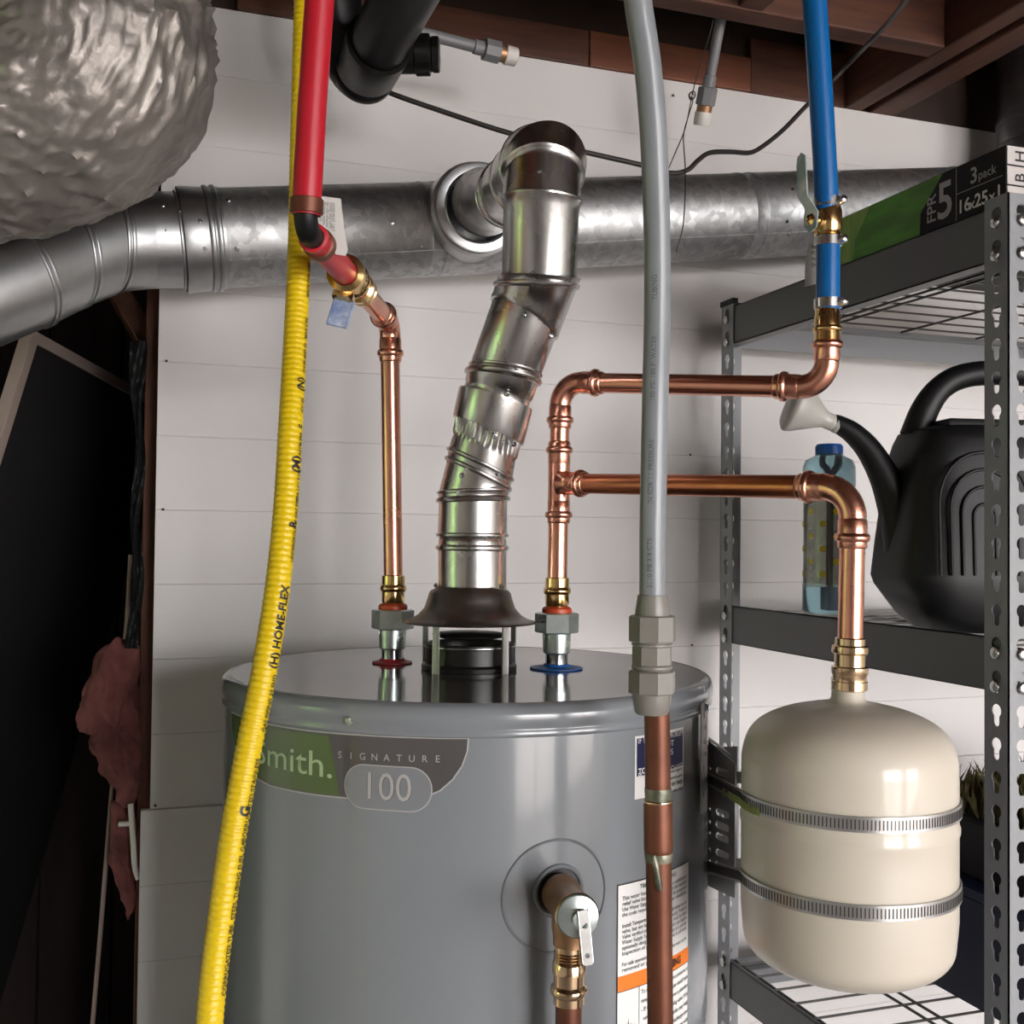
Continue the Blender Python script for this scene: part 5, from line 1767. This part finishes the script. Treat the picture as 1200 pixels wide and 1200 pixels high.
bm = B(); sweep(bm, [PY(153, 650, 1.84), PY(149, 725, 1.84), PY(130, 940, 1.84), PY(118, 1090, 1.84), PY(106, 1230, 1.84), V((PY(106, 1230, 1.84).x - .06, 1.84, .002))], .0035, 8)
tag(fin('thin_stick', bm, 'frame', None, 40), 'thin pale stick standing beside the pink insulation', 'stick')
# pink batt: lumpy flattened mass
def lump(pts_px, depth, thick, name, mt, seed, amp):
    """outline (px,py) -> pillow mesh on the plane Y=depth"""
    out = [PY(x, y, depth) for x, y in pts_px]
    c = sum(out, V()) / len(out)
    dense = []
    m = len(out)
    for i in range(m):
        for k in range(9): dense.append(out[i].lerp(out[(i + 1) % m], k / 9))
    bm = B()
    prev = None
    for sgn in (1,):
        L = []
        for j in range(0, 27):
            t = -cos(pi * j / 26)
            s = sqrt(max(0, 1 - t * t))
            ring = []
            for p in dense:
                q = c + (p - c) * (.04 + .96 * s ** .6)
                q = V((q.x, depth + t * thick, q.z))
                nn = noise.noise_vector(q * 28 + V((seed, 0, 0)))
                ring.append(bm.verts.new(q + nn * amp + noise.noise_vector(q * 75) * amp * .55))
            if prev: bridge(bm, prev, ring)
            else: bm.faces.new(ring)
            prev = ring
        bm.faces.new(prev[::-1])
    bmesh.ops.recalc_face_normals(bm, faces=bm.faces)
    return bm
bm = lump([(118, 762), (140, 748), (160, 750), (164, 800), (165, 880), (163, 930), (157, 945), (147, 945), (133, 925), (118, 905), (106, 880), (104, 850), (88, 852), (100, 800)], 1.775, .03, 'x', 'pink', 1, .009)
PK = fin('insulation_batt', bm, 'pink', None, 60); tag(PK, 'pink fibreglass insulation bulging out beside the panel edge', 'insulation')
bm = lump([(128, 940), (160, 940), (158, 1000), (160, 1060), (152, 1078), (140, 1050), (130, 1010)], 1.785, .02, 'x', 'pink', 3, .008)
PK2 = fin('insulation_batt', bm, 'pink', None, 60); tag(PK2, 'smaller torn piece of pink insulation hanging below the larger one', 'insulation')
bm = B(); sweep(bm, spline([PY(153, 942, 1.74), PY(156, 985, 1.735), PY(158, 1015, 1.735), PY(162, 1030, 1.735)], 5), .0042, 8); sweep(bm, [PY(139, 966, 1.74), PY(156, 965, 1.737)], .004, 8)
tag(fin('bent_hook', bm, 'offwhite', None, 60), 'pale bent plastic hook hanging at the edge of the lower panel', 'hook')
# wrinkled black building paper hanging along the stud
bm = B()
rows_ = []
for j in range(60):
    t = j / 59
    y_ = 400 + 360 * t
    xl = 153 + 5 * sin(t * 3) - 5 * t ** 1.2 - 3 * sin(t * 14); xr = 170 - 5 * t + 3 * sin(t * 17 + 1)
    row = []
    for i in range(9):
        s = i / 8
        p = PY(xl + (xr - xl) * s, y_, 1.745)
        p.y += .008 * noise.noise(V((p.x * 30, 0, p.z * 14))) + .006 * sin(s * 9 + t * 22)
        row.append(bm.verts.new(p))
    rows_.append(row)
for a_, b_ in zip(rows_[:-1], rows_[1:]):
    for i in range(8): bm.faces.new((a_[i], a_[i + 1], b_[i + 1], b_[i]))
r = bmesh.ops.solidify(bm, geom=bm.faces[:], thickness=.0012)
tag(fin('building_paper', bm, 'paper', None, 60), 'wrinkled black building paper strip hanging beside the wooden stud', 'paper')
